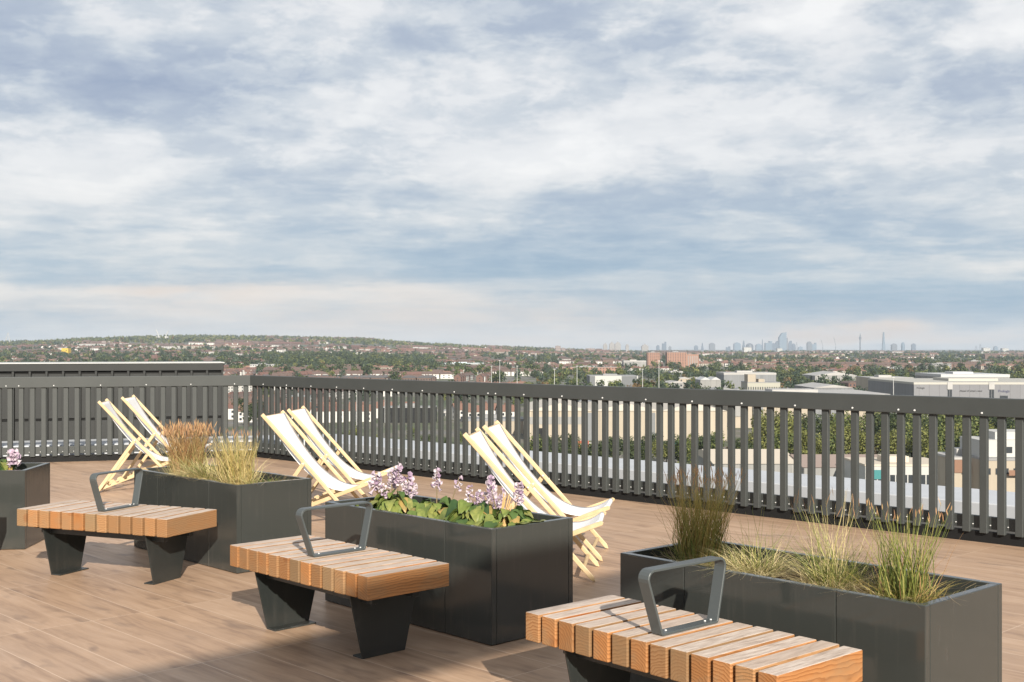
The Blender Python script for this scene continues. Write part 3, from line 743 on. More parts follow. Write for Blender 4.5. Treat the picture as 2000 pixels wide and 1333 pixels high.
def hosta(pl, a, b, label, seed, n, rad, hh, size, stalks):
    rng = r(seed); p = planter_point(planters[pl], a, b)
    t = thing('hosta_plant', label, 'flowering plant', p, 0, 'leafy flowering plants in the planters')
    V, Q = hosta_leaves(rng, n, rad, hh, size); V = keep_in(V, pl, p); npmesh('leaves', V, Q, HOSTA, None, t, True)
    for (x, y, h, tx, nf, fr, bare) in stalks:
        V, Q = inflorescence(rng, nf, fr, h * (.70 if not bare else .8), h)
        mb = MB(); p0 = Vector((x * .4, y * .4, 0)); p1 = Vector((x * .8 + tx * .3, y * .8, h * .55)); p2 = Vector((x + tx, y, h))
        mb.tube(p0, p1, .0042, .0036, 6).tube(p1, p2, .0036, .002, 6)
        st = mb.build('flower_stalk', STEM, t)
        V = V + np.array([x + tx * .9, y, 0])
        npmesh('flowers', V, Q, LILAC, None, st, True)
hosta(1, 1.12, .26, 'leafy plant with a dense cluster of lilac flowers at the left end of its planter', 31, 56, .19, .13, .10,
      [(.02, .02, .29, .0, 34, .036, 0), (-.10, .05, .24, -.02, 22, .05, 0), (-.03, .10, .25, .0, 26, .034, 0), (.10, -.01, .19, .01, 16, .035, 0), (.05, .05, .20, .0, 14, .03, 0), (-.06, -.02, .18, .0, 14, .03, 0), (.07, .10, .23, .0, 18, .05, 0)])
hosta(1, .77, .28, 'low yellow green leafy plant with one upright lilac flower stalk', 32, 54, .19, .12, .11,
      [(.0, .10, .285, .0, 26, .034, 0), (.11, .12, .245, .015, 8, .035, 1)])
hosta(1, .47, .29, 'yellow green leafy plant with large pale flower clusters in the planter middle', 33, 60, .20, .145, .11,
      [(.10, .05, .27, .0, 36, .036, 0), (.04, -.02, .20, .0, 26, .034, 0), (-.02, .06, .22, .0, 16, .03, 0), (.16, .06, .20, .0, 16, .03, 0), (.12, -.03, .17, .02, 26, .034, 0)])
hosta(1, .20, .31, 'darker green leafy plant with a purple flower head on dry tan stems', 34, 56, .19, .125, .10,
      [(.03, .02, .265, .02, 34, .034, 0), (-.09, .09, .25, -.01, 22, .034, 0)])
hosta(3, .30, .33, 'leafy plant with one pink flower head in the planter at the left edge', 36, 36, .14, .12, .10, [(.07, -.02, .19, .05, 30, .06, 0), (-.05, .02, .14, 0, 18, .036, 0)])
rng = r(5)
ds = MB(); 
for k in range(9):
    a0 = rng.uniform(-.02, .02); ds.tube((a0, rng.uniform(-.015, .015), 0), (.05 + a0 * 1.6 + rng.uniform(-.015, .015), rng.uniform(-.03, .03), rng.uniform(.15, .22)), .0034, .0028, 6)
o = ds.build('dry_stems', TAN, None, loc=planter_point(planters[1], .23, .26)); tag(o, 'bundle of dry tan stems rising at the right end of the leafy planter', 'dry stems')

# ------------------------------------------------------------------ the city below: terrain
RX = np.array([-900, 0, 100, 160, 250, 370, 500, 620, 720, 780, 850, 950, 1020, 1100, 1250, 1400, 2900.])
RY = np.array([676, 670, 666, 662, 658.5, 657, 659, 661, 663, 668, 672, 676, 679, 683, 686, 687, 687.])
def terrain(X, Y):
    X, Y = np.asarray(X, float), np.maximum(np.asarray(Y, float), 1.0)
    px = 1000 + F_PX * X / Y
    zr = EYE - (np.interp(px, RX, RY) + 3.0 - HOR) * 6500 / F_PX
    t = np.clip((Y - 1400) / 5100, 0, 1); t = t * t * (3 - 2 * t)
    z = -40 + (zr + 40) * t
    dn = np.clip((Y - 6700) / 3500, 0, 1); dn = dn * dn * (3 - 2 * dn)
    z = z * (1 - dn) + -42 * dn
    return z + np.where(Y > 1500, 2.5 * np.sin(X * .004 + Y * .0021) * np.minimum(1, (Y - 1500) / 1500), 0)
def T(X, Y): return float(terrain(X, Y))
def ground():
    ys = np.concatenate([np.linspace(-600, 0, 4), np.linspace(60, 1400, 16), np.linspace(1500, 7000, 56), np.linspace(7300, 14400, 16)])
    xs = np.sign(np.linspace(-1, 1, 121)) * np.abs(np.linspace(-1, 1, 121)) ** 1.6 * 14000
    XX, YY = np.meshgrid(xs, ys); Z = terrain(XX, YY); Z[YY < 100] = -40
    V = np.stack([XX, YY, Z], -1).reshape(-1, 3); n, mrow = len(xs), len(ys)
    i = np.arange(mrow - 1)[:, None] * n + np.arange(n - 1)[None]
    Q = np.stack([i, i + 1, i + n + 1, i + n], -1).reshape(-1, 4)
    m = bpy.data.materials.new('city_ground'); m.use_nodes = True; t = NT(m.node_tree); b = m.node_tree.nodes['Principled BSDF']
    tcn = t.node('ShaderNodeTexCoord'); o = tcn.outputs['Object']
    a = t.noise(o, .012, 5, .65); c2 = t.noise(o, .05, 3, .6)
    col = t.ramp(a, [(.36, (.045, .065, .025)), (.47, (.085, .095, .05)), (.52, (.15, .13, .11)), (.6, (.12, .12, .12)), (.72, (.24, .22, .19))])
    col = t.mix(t.mapr(c2, .4, .7, 0, .6), col, (.05, .06, .03)); t.l.new(col, b.inputs['Base Color']); b.inputs['Roughness'].default_value = .95
    g = npmesh('ground', V, Q, m, smooth=True); tag(g, kind='structure')
ground()

def panelled(name, color, pitch=3.0, rough=.6, amt=.16):
    # sheet cladding: upright panels that differ a little, thin darker joints, rain streaks
    m = bpy.data.materials.new(name); m.use_nodes = True; t = NT(m.node_tree); b = m.node_tree.nodes['Principled BSDF']
    tcn = t.node('ShaderNodeTexCoord'); s = t.node('ShaderNodeSeparateXYZ'); t.l.new(tcn.outputs['Object'], s.inputs[0])
    h = t.m('DIVIDE', t.m('ADD', s.outputs[0], s.outputs[1]), pitch)
    wn = t.node('ShaderNodeTexWhiteNoise', noise_dimensions='1D'); t.l.new(t.m('FLOOR', h), wn.inputs['W'])
    j = t.m('LESS_THAN', t.m('FRACT', h), .07); st = t.noise(t.comb(t.m('MULTIPLY', h, 3.), 0, t.m('MULTIPLY', s.outputs[2], .12)), 1.0, 4, .6)
    f = t.m('ADD', t.m('MULTIPLY_ADD', wn.outputs['Value'], amt, 1 - amt), t.m('MULTIPLY', t.m('SUBTRACT', st, .5), amt * 1.5)); f = t.m('SUBTRACT', f, t.m('MULTIPLY', j, .22))
    vm = t.node('ShaderNodeVectorMath', operation='SCALE'); vm.inputs[0].default_value = color; t.l.new(f, vm.inputs['Scale'])
    t.l.new(vm.outputs[0], b.inputs['Base Color']); b.inputs['Roughness'].default_value = rough; MATS[name] = m; return m
# ------------------------------------------------------------------ houses
WALLS = [mat('render_white', (.52, .50, .47), .8), mat('render_cream', (.32, .285, .235), .8), mat('brick_red', (.135, .078, .06), .85), mat('brick_brown', (.135, .09, .07), .85)]
ROOFS = [mat('tile_red', (.135, .07, .055), .8), mat('tile_brown', (.11, .075, .062), .8), mat('tile_rust', (.17, .095, .07), .8), mat('slate', (.085, .08, .08), .75)]
GLASSD = mat('dark_window', (.03, .035, .04), .25, .5)
PALE = mat('pale_roof', (.36, .35, .335), .6, var=(.30, .29, .275), vscale=.08); GREYR = mat('grey_roof', (.24, .24, .24), .6, var=(.19, .19, .19), vscale=.08)
CITYM = WALLS + ROOFS + [GLASSD, PALE]
def house_parts(w, l, h, rh, wall, roof, win=True, chim=True, hip=False):
    """w: depth (y), l: length (x)"""
    W, Rf = MB(), MB()
    W.box(-l/2, l/2, -w/2, w/2, -2, h, 0)
    if not hip:
        for x in (-l/2, l/2 - .05): W.prism([(x, -w/2, h), (x, w/2, h), (x, 0, h + rh * .97)], (.05, 0, 0), 0)
        e = .45; t = .22
        for s in (-1, 1):
            Rf.prism([(-l/2 - e, s * (w/2 + e), h - e * rh / (w/2)), (-l/2 - e, 0, h + rh), (-l/2 - e, 0, h + rh + t), (-l/2 - e, s * (w/2 + e), h - e * rh / (w/2) + t)], (l + 2 * e, 0, 0), 0)
    else:
        e = .45; k = min(l/2 - .5, w/2)
        Rf.add([(-l/2-e, -w/2-e, h), (l/2+e, -w/2-e, h), (l/2+e, w/2+e, h), (-l/2-e, w/2+e, h), (-l/2+k, 0, h+rh), (l/2-k, 0, h+rh)],
               [(0,1,5,4), (2,3,4,5), (1,2,5), (3,0,4), (3,2,1,0)], 0)
    if win:
        n = max(2, int(l / 3.2))
        for s in (-1, 1):
            for i in range(n):
                x = -l/2 + l * (i + .5) / n
                for z in np.arange(1.0, h - 1.3, 2.7): W.box(x - .65, x + .65, s * (w/2 + .03) - .03, s * (w/2 + .03) + .03, z, z + 1.35, 1)
        for s in (-1, 1):
            for z in np.arange(1.0, h - 1.3, 2.7): W.box(s * (l/2 + .03) - .03, s * (l/2 + .03) + .03, -.6, .6, z, z + 1.3, 1)
    if chim:
        for x in ((0,) if l < 11 else (-l/4, l/4)): Rf.box(x - .5, x + .5, -.4, .4, h + rh * .6, h + rh + 1.3, 1)
    return W, Rf
KINDS = [  # w, l, h, rh, wall, roof, hip, name, words
    (8, 15, 6.2, 2.6, 0, 0, True, 'semi_detached_house', 'white semi-detached house with red hipped roof'),
    (8, 9, 6.2, 3.0, 2, 1, False, 'brick_house', 'small red brick house with brown gable roof'),
    (8.5, 15, 6.2, 2.7, 1, 2, True, 'semi_detached_house', 'cream semi-detached house with rust hipped roof'),
    (8, 26, 6.2, 2.6, 2, 0, False, 'terraced_house', 'long red brick terrace with red tiled roof'),
    (8, 22, 6.2, 2.5, 0, 1, False, 'terraced_house', 'white rendered terrace with brown tiled roof'),
    (11, 24, 9.5, 3.0, 3, 1, False, 'apartment_block', 'brown brick apartment block with pitched roof'),
    (8, 9, 6.2, 3.0, 0, 2, False, 'detached_house', 'white gabled house with rust tiled roof'),
    (8.5, 16, 6.2, 2.6, 3, 3, True, 'semi_detached_house', 'brown brick semi-detached house with slate roof')]
PROTO = []
for kd in KINDS: PROTO.append(house_parts(kd[0], kd[1], kd[2], kd[3], 0, 0, True, True, kd[6]))

EXCL = []   # (px0, px1, d0, d1) kept free for landmark buildings
def free(px, d, m=0):
    return not any(a - m <= px <= b + m and c <= d <= e for a, b, c, e in EXCL)
def streets(rng, n, dlo, dhi, plo, phi, gap=(14, 19), length=(60, 240), keep=1.0):
    out = []
    while len(out) < n:
        d = rng.uniform(dlo, dhi); px = rng.uniform(plo, phi); c = bearing(px, d)
        th = rng.choice([0.1, .25, 1.5, -.15, .9, -.6]) + rng.normal(0, .12); L = rng.uniform(*length)
        ux, uy = math.cos(th), math.sin(th); kd = int(rng.choice(len(KINDS), p=[.25, .07, .16, .10, .19, .04, .13, .06])); g = max(rng.uniform(*gap), KINDS[kd][1] + 1.5)
        for s in np.arange(-L / 2, L / 2, g):
            for side in (-13, 13):
                if rng.uniform() > keep: continue
                X, Y = c.x + ux * s - uy * side, c.y + uy * s + ux * side
                if Y < dlo: continue
                p = 1000 + F_PX * X / Y
                if not (plo <= p <= phi) or not free(p, Y, 12): continue
                k = kd if rng.uniform() < .75 else int(rng.integers(len(KINDS)))
                out.append((X, Y, th + rng.normal(0, .03), k))
    return out[:n]

# ------------------------------------------------------------------ landmark buildings
M_CREAM = panelled('cream_cladding', (.37, .315, .24), 6.0); M_GREYC = panelled('grey_cladding', (.17, .175, .18), 2.5)
M_LAV = panelled('pale_grey_cladding', (.16, .16, .168), 6.0, .6, .08); M_DKG = mat('dark_grey_cladding', (.12, .125, .13), .6)
M_TBRICK = mat('tower_brick', (.27, .155, .11), .85); M_WHITE = mat('white_render', (.40, .395, .375), .7); M_YEL = mat('yellow_panel', (.52, .34, .04), .6)
M_PINK = mat('pinkish_concrete', (.24, .19, .17), .8); M_TIMB = mat('brown_timber', (.20, .11, .07), .7); M_BLUE = mat('blue_sign', (.03, .06, .25), .5)
M_TEAL = mat('teal_glass', (.06, .20, .20), .2, .5); M_PALEG = panelled('pale_concrete', (.26, .255, .243), 5.0, .8); M_ORANGE = mat('orange_panel', (.55, .16, .06), .6)
M_CONC = mat('pinkish_white_concrete', (.55, .50, .45), .8)
def place(px, d, zoff=0.0):
    p = bearing(px, d); p.z = T(p.x, p.y) + zoff; return p
def building(name, label, cat, px0, px1, ytop, d, depth, wall, group=None, roof=None, rh=0.0, bays=1, win=None, winm=None, yaw=0.0, free_d=None, parapet=None, long_ridge=False):
    c = place((px0 + px1) / 2, d); W = (px1 - px0) / F_PX * d; H = zat(ytop, d) - c.z - rh
    EXCL.append((px0, px1, d - 15, d + depth + 15))
    t = thing(name, label, cat, c, yaw, group)
    wl = MB().box(-W/2, W/2, 0, depth, -2, H).build('wall', wall, t)
    if rh:
        m = MB(); e = .4
        for i in range(bays):
            x0, x1 = -W/2 + W * i / bays, -W/2 + W * (i + 1) / bays; xm = (x0 + x1) / 2
            if long_ridge: m.prism([(x0 - e, -e, H + .01), (x0 - e, depth + e, H + .01), (x0 - e, depth / 2, H + rh)], (x1 - x0 + 2 * e, 0, 0))
            else: m.prism([(x0, -e, H + .01), (x1, -e, H + .01), (xm, -e, H + rh)], (0, depth + 2 * e, 0))
        m.build('roof', roof or PALE, t)
    else:
        m = MB(); pz = parapet or .5
        m.box(-W/2 - .15, W/2 + .15, -.15, depth + .15, H + .002, H + pz); m.box(-W*.2, W*.1, depth*.3, depth*.6, H + pz + .001, H + pz + 1.6)
        m.build('roof', roof or GREYR, t)
    if win:
        nx, nz, ww, wh = win
        proto = None
        for j in range(nz):
            for i in range(nx):
                x = -W/2 + W * (i + .5) / nx; z = H * (j + .55) / nz
                if proto is None: proto = MB().box(-ww/2, ww/2, -.08, -.002, -wh/2, wh/2).build('window', winm or GLASSD, t); o = proto
                else: o = proto.copy(); C.objects.link(o); o.parent = t
                o.location = (x, 0, z)
    return t, W, H
# cream warehouse beyond the hedge
t, W, H = building('warehouse', 'long cream warehouse with shallow gabled roofs behind the hedge and railing', 'warehouse', 1028, 1420, 788, 520, 70, M_CREAM, roof=mat('cream_roof', (.44, .40, .34), .6), rh=3.4, bays=3)
def on(W, px0, px1, a, b): return -W/2 + W * (a - px0) / (px1 - px0), -W/2 + W * (b - px0) / (px1 - px0)
for a, b in ((1138, 1163), (1262, 1280)):
    x = on(W, 1028, 1420, a, b); MB().box(*x, -.3, -.002, -1, H * .94).build('grey_panel', M_GREYC, t)
x = on(W, 1028, 1420, 1041, 1070); MB().box(*x, -.12, -.003, 0, H * .42).build('door', mat('black_opening', (.008, .008, .008), .8), t)
x = on(W, 1028, 1420, 1030, 1136); MB().box(*x, -.11, -.004, H * .55, H * .80).build('panel_band', M_PALEG, t)
t, W, H = building('warehouse', 'tall beige warehouse with grey column bays right of the cream warehouse', 'warehouse', 1432, 1738, 772, 600, 60, M_CREAM, roof=PALE)
for a, b in ((1470, 1490), (1582, 1612), (1622, 1642), (1728, 1737)):
    x = on(W, 1432, 1738, a, b); MB().box(*x, -1.2, -.002, -1, H * 1.02).build('column_bay', M_GREYC, t)
x = on(W, 1432, 1738, 1434, 1458); MB().box(*x, -.4, -.003, H * .35, H * .9).build('louvre', M_PALEG, t)
# logistics warehouse on the right edge
t, W, H = building('logistics_warehouse', 'large pale grey warehouse with lettering and dark window strips at the right edge', 'warehouse', 1785, 2120, 751.5, 700, 90, M_LAV, roof=mat('cream_trim', (.36, .345, .305), .6), parapet=1.3)
for a, b in ((1851, 1854.2), (1855.6, 1859), (1932.5, 1936), (1937.5, 1941)):
    x = on(W, 1785, 2120, a, b); MB().box(*x, -.3, -.002, 1, H - 3.0).build('window_strip', GLASSD, t)
for a, b in ((1850, 1860), (1931, 1942)):
    x = on(W, 1785, 2120, a, b); MB().box(*x, -.5, -.003, H - 2.9, H + 1.4).build('strip_head', PALE, t)
x = on(W, 1785, 2120, 1953, 1968); MB().box(*x, -.3, -.002, H - 9.6, H - 6.6).build('window', GLASSD, t)
def lettering(txt, px, py, width_px, m, par, d, W, p0, p1):
    cu = bpy.data.curves.new('lettering', 'FONT'); cu.body = txt; cu.align_x = 'CENTER'; cu.align_y = 'CENTER'; cu.size = 1; cu.extrude = .04
    o = bpy.data.objects.new('lettering', cu); C.objects.link(o); o.parent = par
    bpy.context.view_layer.update()
    s = width_px / F_PX * d / max(.1, o.dimensions.x); cu.size = s; cu.extrude = .05
    o.rotation_euler = (R(90), 0, 0); xx = on(W, p0, p1, px, px)[0]
    bpy.context.view_layer.update(); me = bpy.data.meshes.new_from_object(o.evaluated_get(bpy.context.evaluated_depsgraph_get()))
    me.materials.clear(); me.materials.append(m); bpy.data.objects.remove(o)
    o = bpy.data.objects.new('lettering', me); C.objects.link(o); o.parent = par; o.rotation_euler = (R(90), 0, 0)
    o.location = (xx, -.12, zat(py, d) - par.location.z)
M_LET = mat('dark_lettering', (.03, .03, .032), .5); M_LETB = mat('blue_lettering', (.04, .045, .10), .5)
lettering('Prologis', 1798, 758.2, 15, M_LET, t, 700, W, 1785, 2120)
lettering('Ahead of what\u2019s next', 1896, 764, 44, M_LET, t, 700, W, 1785, 2120)
lettering('Prologis', 1960.5, 764.5, 22, M_LETB, t, 700, W, 1785, 2120)
building('warehouse', 'wide low shed with flat white roof behind the lettered warehouse', 'warehouse', 1838, 1972, 737, 930, 60, M_PALEG, roof=mat('white_roof', (.40, .40, .40), .5), parapet=2.2)
t, W, H = building('warehouse', 'grey shed with low cream roof just above the top rail', 'warehouse', 1590, 1668, 752, 850, 60, M_GREYC, roof=PALE, rh=2.2)
building('warehouse', 'long cream flat shed left of the lettered warehouse', 'warehouse', 1700, 1784, 739, 960, 40, M_CREAM, roof=PALE, win=(9, 1, 2.0, 6))
t, W, H = building('retail_shed', 'low white shed with blue sign band beside the lettered warehouse', 'shop', 1738, 1784, 761, 780, 25, M_WHITE)
MB().box(-W/2 + 1, W/2 - 1, -.3, -.002, H - 3.6, H - 1.2).build('sign', M_BLUE, t)
t, W, H = building('industrial_block', 'cream industrial block with dark vertical slots and a raised tower', 'industrial building', 1460, 1524, 748, 900, 25, mat('cream_concrete', (.33, .32, .265), .8), win=(14, 1, .8, 6))
MB().box(-W/2 + .3, -W/2 + 6.5, .5, 14, H + .52, H + 6.3).box(-W/2 + 8.5, -W/2 + 13, .5, 12, H + .52, H + 2.8).build('tower', M_CREAM, t)
building('warehouse', 'long pale flat roofed building behind the cream industrial block', 'warehouse', 1414, 1516, 732.5, 1150, 45, M_GREYC, roof=PALE, parapet=2.0)
building('warehouse', 'pale gabled shed right of the dark trees above the railing', 'warehouse', 1592, 1678, 727, 1300, 60, M_PALEG, roof=PALE, rh=4)
t, W, H = building('retail_shed', 'white box shaped shed with dark grey ends above the top rail', 'shop', 1152, 1246, 735.5, 1200, 50, M_DKG, roof=GREYR)
x = on(W, 1152, 1246, 1162, 1214); MB().box(*x, -.5, -.002, -1, H + .6).build('white_front', M_WHITE, t)
x = on(W, 1152, 1246, 1244, 1246); MB().box(*x, -.5, -.003, -1, H + .6).build('white_end', M_WHITE, t)
GT = 'brick tower blocks'
t, W, H = building('tower_block', 'slim orange brick tower block standing left of its wider twin', 'tower block', 1265, 1289, 689, 2300, 22, M_TBRICK, GT, win=(6, 10, 1.4, 1.5))
t, W, H = building('tower_block', 'wide orange brick tower block with stepped top and three stacks', 'tower block', 1303, 1341, 688.5, 2300, 24, M_TBRICK, GT, win=(8, 10, 1.4, 1.5))
MB().box(W/2 + .01, W/2 + 24, 2, 22, -2, H - 4).build('lower_wing', M_TBRICK, t)
for i in range(5): MB().box(W/2 + 3 + 4.2 * i, W/2 + 4.6 + 4.2 * i, 1.8, 1.99, 3, H - 7).build('balcony_stack', M_PALEG, t)
t, W, H = building('office_block', 'white modern building with pale glass and a brick annexe on the left', 'office building', 488, 535, 712.5, 1850, 30, M_WHITE, win=(10, 3, 1.8, 1.3))
MB().box(-W/2 - 17, -W/2 - .01, 2, 26, -2, H - 2).build('brick_annexe', M_TBRICK, t)
building('apartment_block', 'square red brick flats with small white windows among trees', 'apartment block', 571, 601, 717, 1850, 16, WALLS[2], win=(6, 4, 1.1, 1.3), winm=PALE)
t, W, H = building('hall', 'bright yellow box building with a low white wing above the clad screen', 'hall', 120, 133, 680.5, 2900, 20, M_YEL)
MB().box(W/2 + .01, W/2 + 26, 0, 14, -2, H * .3).box(-6, -W/2 - .01, 0, 14, -2, H * .25).build('white_wing', M_WHITE, t)
building('slab_block', 'pinkish concrete slab of flats in front of the wooded ridge', 'apartment block', 811, 868, 688, 3400, 18, M_PINK, win=(16, 5, 1.6, 1.6))
building('school', 'long low white roofed building among trees in the distance', 'school', 862, 944, 710.5, 2100, 25, M_PALEG, roof=mat('pale_blue_roof', (.45, .52, .55), .6), parapet=1.0)
building('apartment_block', 'wide tan brick apartment row left of the brick tower blocks', 'apartment block', 1098, 1206, 718, 1750, 18, M_TBRICK, win=(18, 3, 1.4, 1.4))
building('shed', 'white roofed long shed left of the slim brick tower block', 'warehouse', 1218, 1262, 707, 2150, 30, M_PALEG, roof=PALE, parapet=2)
building('office_block', 'white gridded office block right of the pale gabled shed', 'office building', 1738, 1764, 719.5, 1750, 16, M_WHITE, win=(7, 3, 2.2, 2.2))
building('apartment_block', 'long grey apartment row in the right distance', 'apartment block', 1820, 1858, 711, 2050, 16, M_PALEG, win=(12, 3, 1.5, 1.5))
building('apartment_block', 'white cube shaped block in the far right distance', 'apartment block', 1897, 1915, 705, 2300, 16, M_WHITE, win=(5, 4, 1.5, 1.5))
building('warehouse', 'grey blue shed with pale roof right of the long brick row', 'warehouse', 1310, 1334, 728, 1500, 30, M_GREYC, roof=PALE, parapet=1.5)
building('warehouse', 'white low sheds right of the brick tower blocks', 'warehouse', 1368, 1408, 737, 1050, 30, M_PALEG, roof=mat('white_roof', (.40, .40, .40), .5), rh=2.5, bays=2)
# dark long railway shed and yards seen between the balusters on the left
building('depot', 'long dark railway depot with pale front seen between the balusters', 'depot', 748, 850, 797, 640, 14, mat('black_opening', (.008, .008, .008), .8), roof=GREYR)
building('warehouse', 'low pale industrial units beside the dark depot', 'warehouse', 858, 1015, 800, 700, 30, M_PALEG, roof=PALE, rh=2.2, bays=4, win=(10, 1, 2, 3))
building('warehouse', 'cream low unit in front of the dark depot, left of the cream warehouse', 'warehouse', 905, 1022, 823, 560, 20, M_CREAM, roof=GREYR, parapet=1)
building('apartment_block', 'white rendered flats seen between balusters near the railing corner', 'apartment block', 440, 494, 766, 900, 14, M_WHITE, roof=ROOFS[0], rh=3.5, bays=3, win=(8, 2, 1.2, 1.4))
building('apartment_block', 'teal and white low block seen between balusters behind the middle deck chairs', 'apartment block', 560, 600, 775, 820, 14, M_WHITE, win=(4, 1, 3.0, 7), winm=M_TEAL)
# low roofs just below the building on the right
building('workshop', 'low workshop with beige pitched roofs just below the right railing', 'workshop', 1395, 1560, 889, 345, 40, M_PALEG, roof=mat('beige_roof', (.48, .42, .34), .8), rh=2.6, long_ridge=True)
building('workshop', 'low workshop with brown roof and white vents below the right railing', 'workshop', 1570, 1772, 897, 340, 30, M_PALEG, roof=mat('brown_roof', (.26, .20, .17), .8), rh=2.4, long_ridge=True)
t, W, H = building('pavilion', 'low white pavilion with a row of tall windows and teal end', 'pavilion', 1690, 1856, 911, 318, 20, M_WHITE, roof=mat('beige_roof', (.48, .42, .34), .8), win=(14, 1, 1.3, 3.6))
MB().box(-W/2 + .5, -W/2 + 6, -.12, -.085, H - 3.5, H - 1).build('teal_panel', M_TEAL, t)
t, W, H = building('apartment_block', 'cream and brown four storey flats at the right end of the railing', 'apartment block', 1864, 1924, 898, 270, 14, M_CREAM, roof=PALE, win=(4, 3, .9, 1.4))
MB().box(-W/2 - .05, W/2 + .05, -.25, -.085, H - 3.0, H - .05).build('timber_storey', M_TIMB, t)
t, W, H = building('apartment_block', 'white stepped flats with balconies at the right edge behind the railing', 'apartment block', 1922, 2080, 900, 262, 16, M_CREAM, roof=GREYR, win=(9, 3, .9, 1.4))
up = MB().box(-W/2 + .3, W/2 - 3, 3, 15, H + .52, H + 4.3).box(-W/2 + 4.5, W/2 - 5, 5, 14, H + 4.301, H + 6.0).build('white_upper_storey', M_WHITE, t)
MB().box(-W/2 + 5, -W/2 + 7.5, 2.9, 2.999, H + 1.4, H + 2.8).build('upper_window', GLASSD, up)
b1 = MB().box(-W/2 + 5, W/2 - 2, -1.4, -.09, H - 3.2, H - 3.0).box(-W/2 + 5, W/2 - 2, -1.4, -1.33, H - 3.0, H - 2.0).build('balcony', M_TIMB, t)

# masts and lamps over the rail yard
def mast(px, ytop, d, label, m):
    c = place(px, d); h = zat(ytop, d) - c.z
    t = thing('light_mast', label, 'light mast', c, 0, 'light masts over the rail yard')
    MB().tube((0, 0, -1), (0, 0, h), .28, .14, 8).build('pole', m, t)
    MB().box(-.7, .7, -.3, .3, h, h + .35).build('lamp_head', m, t)
PALEP = mat('galvanised_pole', (.42, .42, .41), .5)
for px, yt, d, w in [(565, 752, 640, 'behind the middle deck chairs, first from the railing corner'), (634, 754, 660, 'between balusters right of the middle deck chairs'), (697, 757, 620, 'between balusters, standing over the dark depot'), (752, 758, 640, 'at the right end of the dark depot'),
        (976, 705, 820, 'rising above the rail over the industrial units'), (960, 716, 840, 'rising above the rail, short one beside a taller twin'), (1010, 716, 800, 'rising above the rail left of the cream warehouse'), (1083, 722, 780, 'above the cream warehouse, nearest to its left end'), (1127, 716, 760, 'rising left of the white box shaped shed'),
        (1255, 722, 780, 'rising just right of the white box shaped shed'), (1287, 706, 760, 'rising in front of the slim brick tower block'), (1745, 738, 640, 'rising above the low shed with blue sign')]:
    mast(px, yt, d, 'thin pale light mast ' + w, PALEP)
for px, s, yt, w in ((309, -1, 644, 'leaning left'), (325, 1, 646, 'leaning right')):
    d = 5200; c = place(px, d, 0); top = zat(yt, d) - c.z
    t = thing('leaning_pylon', 'tall white pylon %s on the wooded ridge, one of a V shaped pair' % w, 'pylon', c, 0)
    MB().tube((-s * 4, 0, 12), (s * 9, 0, top), 2.6, 1.5, 8).build('shaft', M_WHITE, t); MB().box(-9, 9, -5, 5, -3, 14).build('base', M_WHITE, t)
d = 6000; c = place(14, d); t = thing('lattice_mast', 'faint white lattice mast at the left end of the ridge', 'mast', c)
MB().tube((-12, 0, 0), (4, 0, zat(650, d) - c.z), 2.2, 1, 6).tube((14, 0, 0), (6, 0, zat(650, d) - c.z), 2.2, 1, 6).build('legs', M_WHITE, t)

# ------------------------------------------------------------------ far skyline
def facade(name, wallc, glassc, sx=6, sz=4):
    m = bpy.data.materials.new(name); m.use_nodes = True; t = NT(m.node_tree); b = m.node_tree.nodes['Principled BSDF']
    tcn = t.node('ShaderNodeTexCoord'); s = t.node('ShaderNodeSeparateXYZ'); t.l.new(tcn.outputs['Object'], s.inputs[0])
    h = t.m('ADD', s.outputs[0], s.outputs[1])
    a = t.m('GREATER_THAN', t.m('FRACT', t.m('DIVIDE', h, sx)), .35); c = t.m('GREATER_THAN', t.m('FRACT', t.m('DIVIDE', s.outputs[2], sz)), .4)
    t.l.new(t.mix(t.m('MULTIPLY', a, c), wallc, glassc), b.inputs['Base Color']); b.inputs['Roughness'].default_value = .5
    return m
F_BL = facade('blue_glass_facade', (.05, .08, .12), (.02, .04, .07), 9, 8); F_LB = facade('light_glass_facade', (.11, .16, .21), (.05, .09, .13), 9, 8)
F_GR = facade('grey_facade', (.09, .10, .12), (.04, .05, .06), 8, 8); F_WH = facade('white_facade', (.26, .245, .23), (.12, .12, .13), 5, 3.2)
GS = 'skyscrapers on the far skyline'
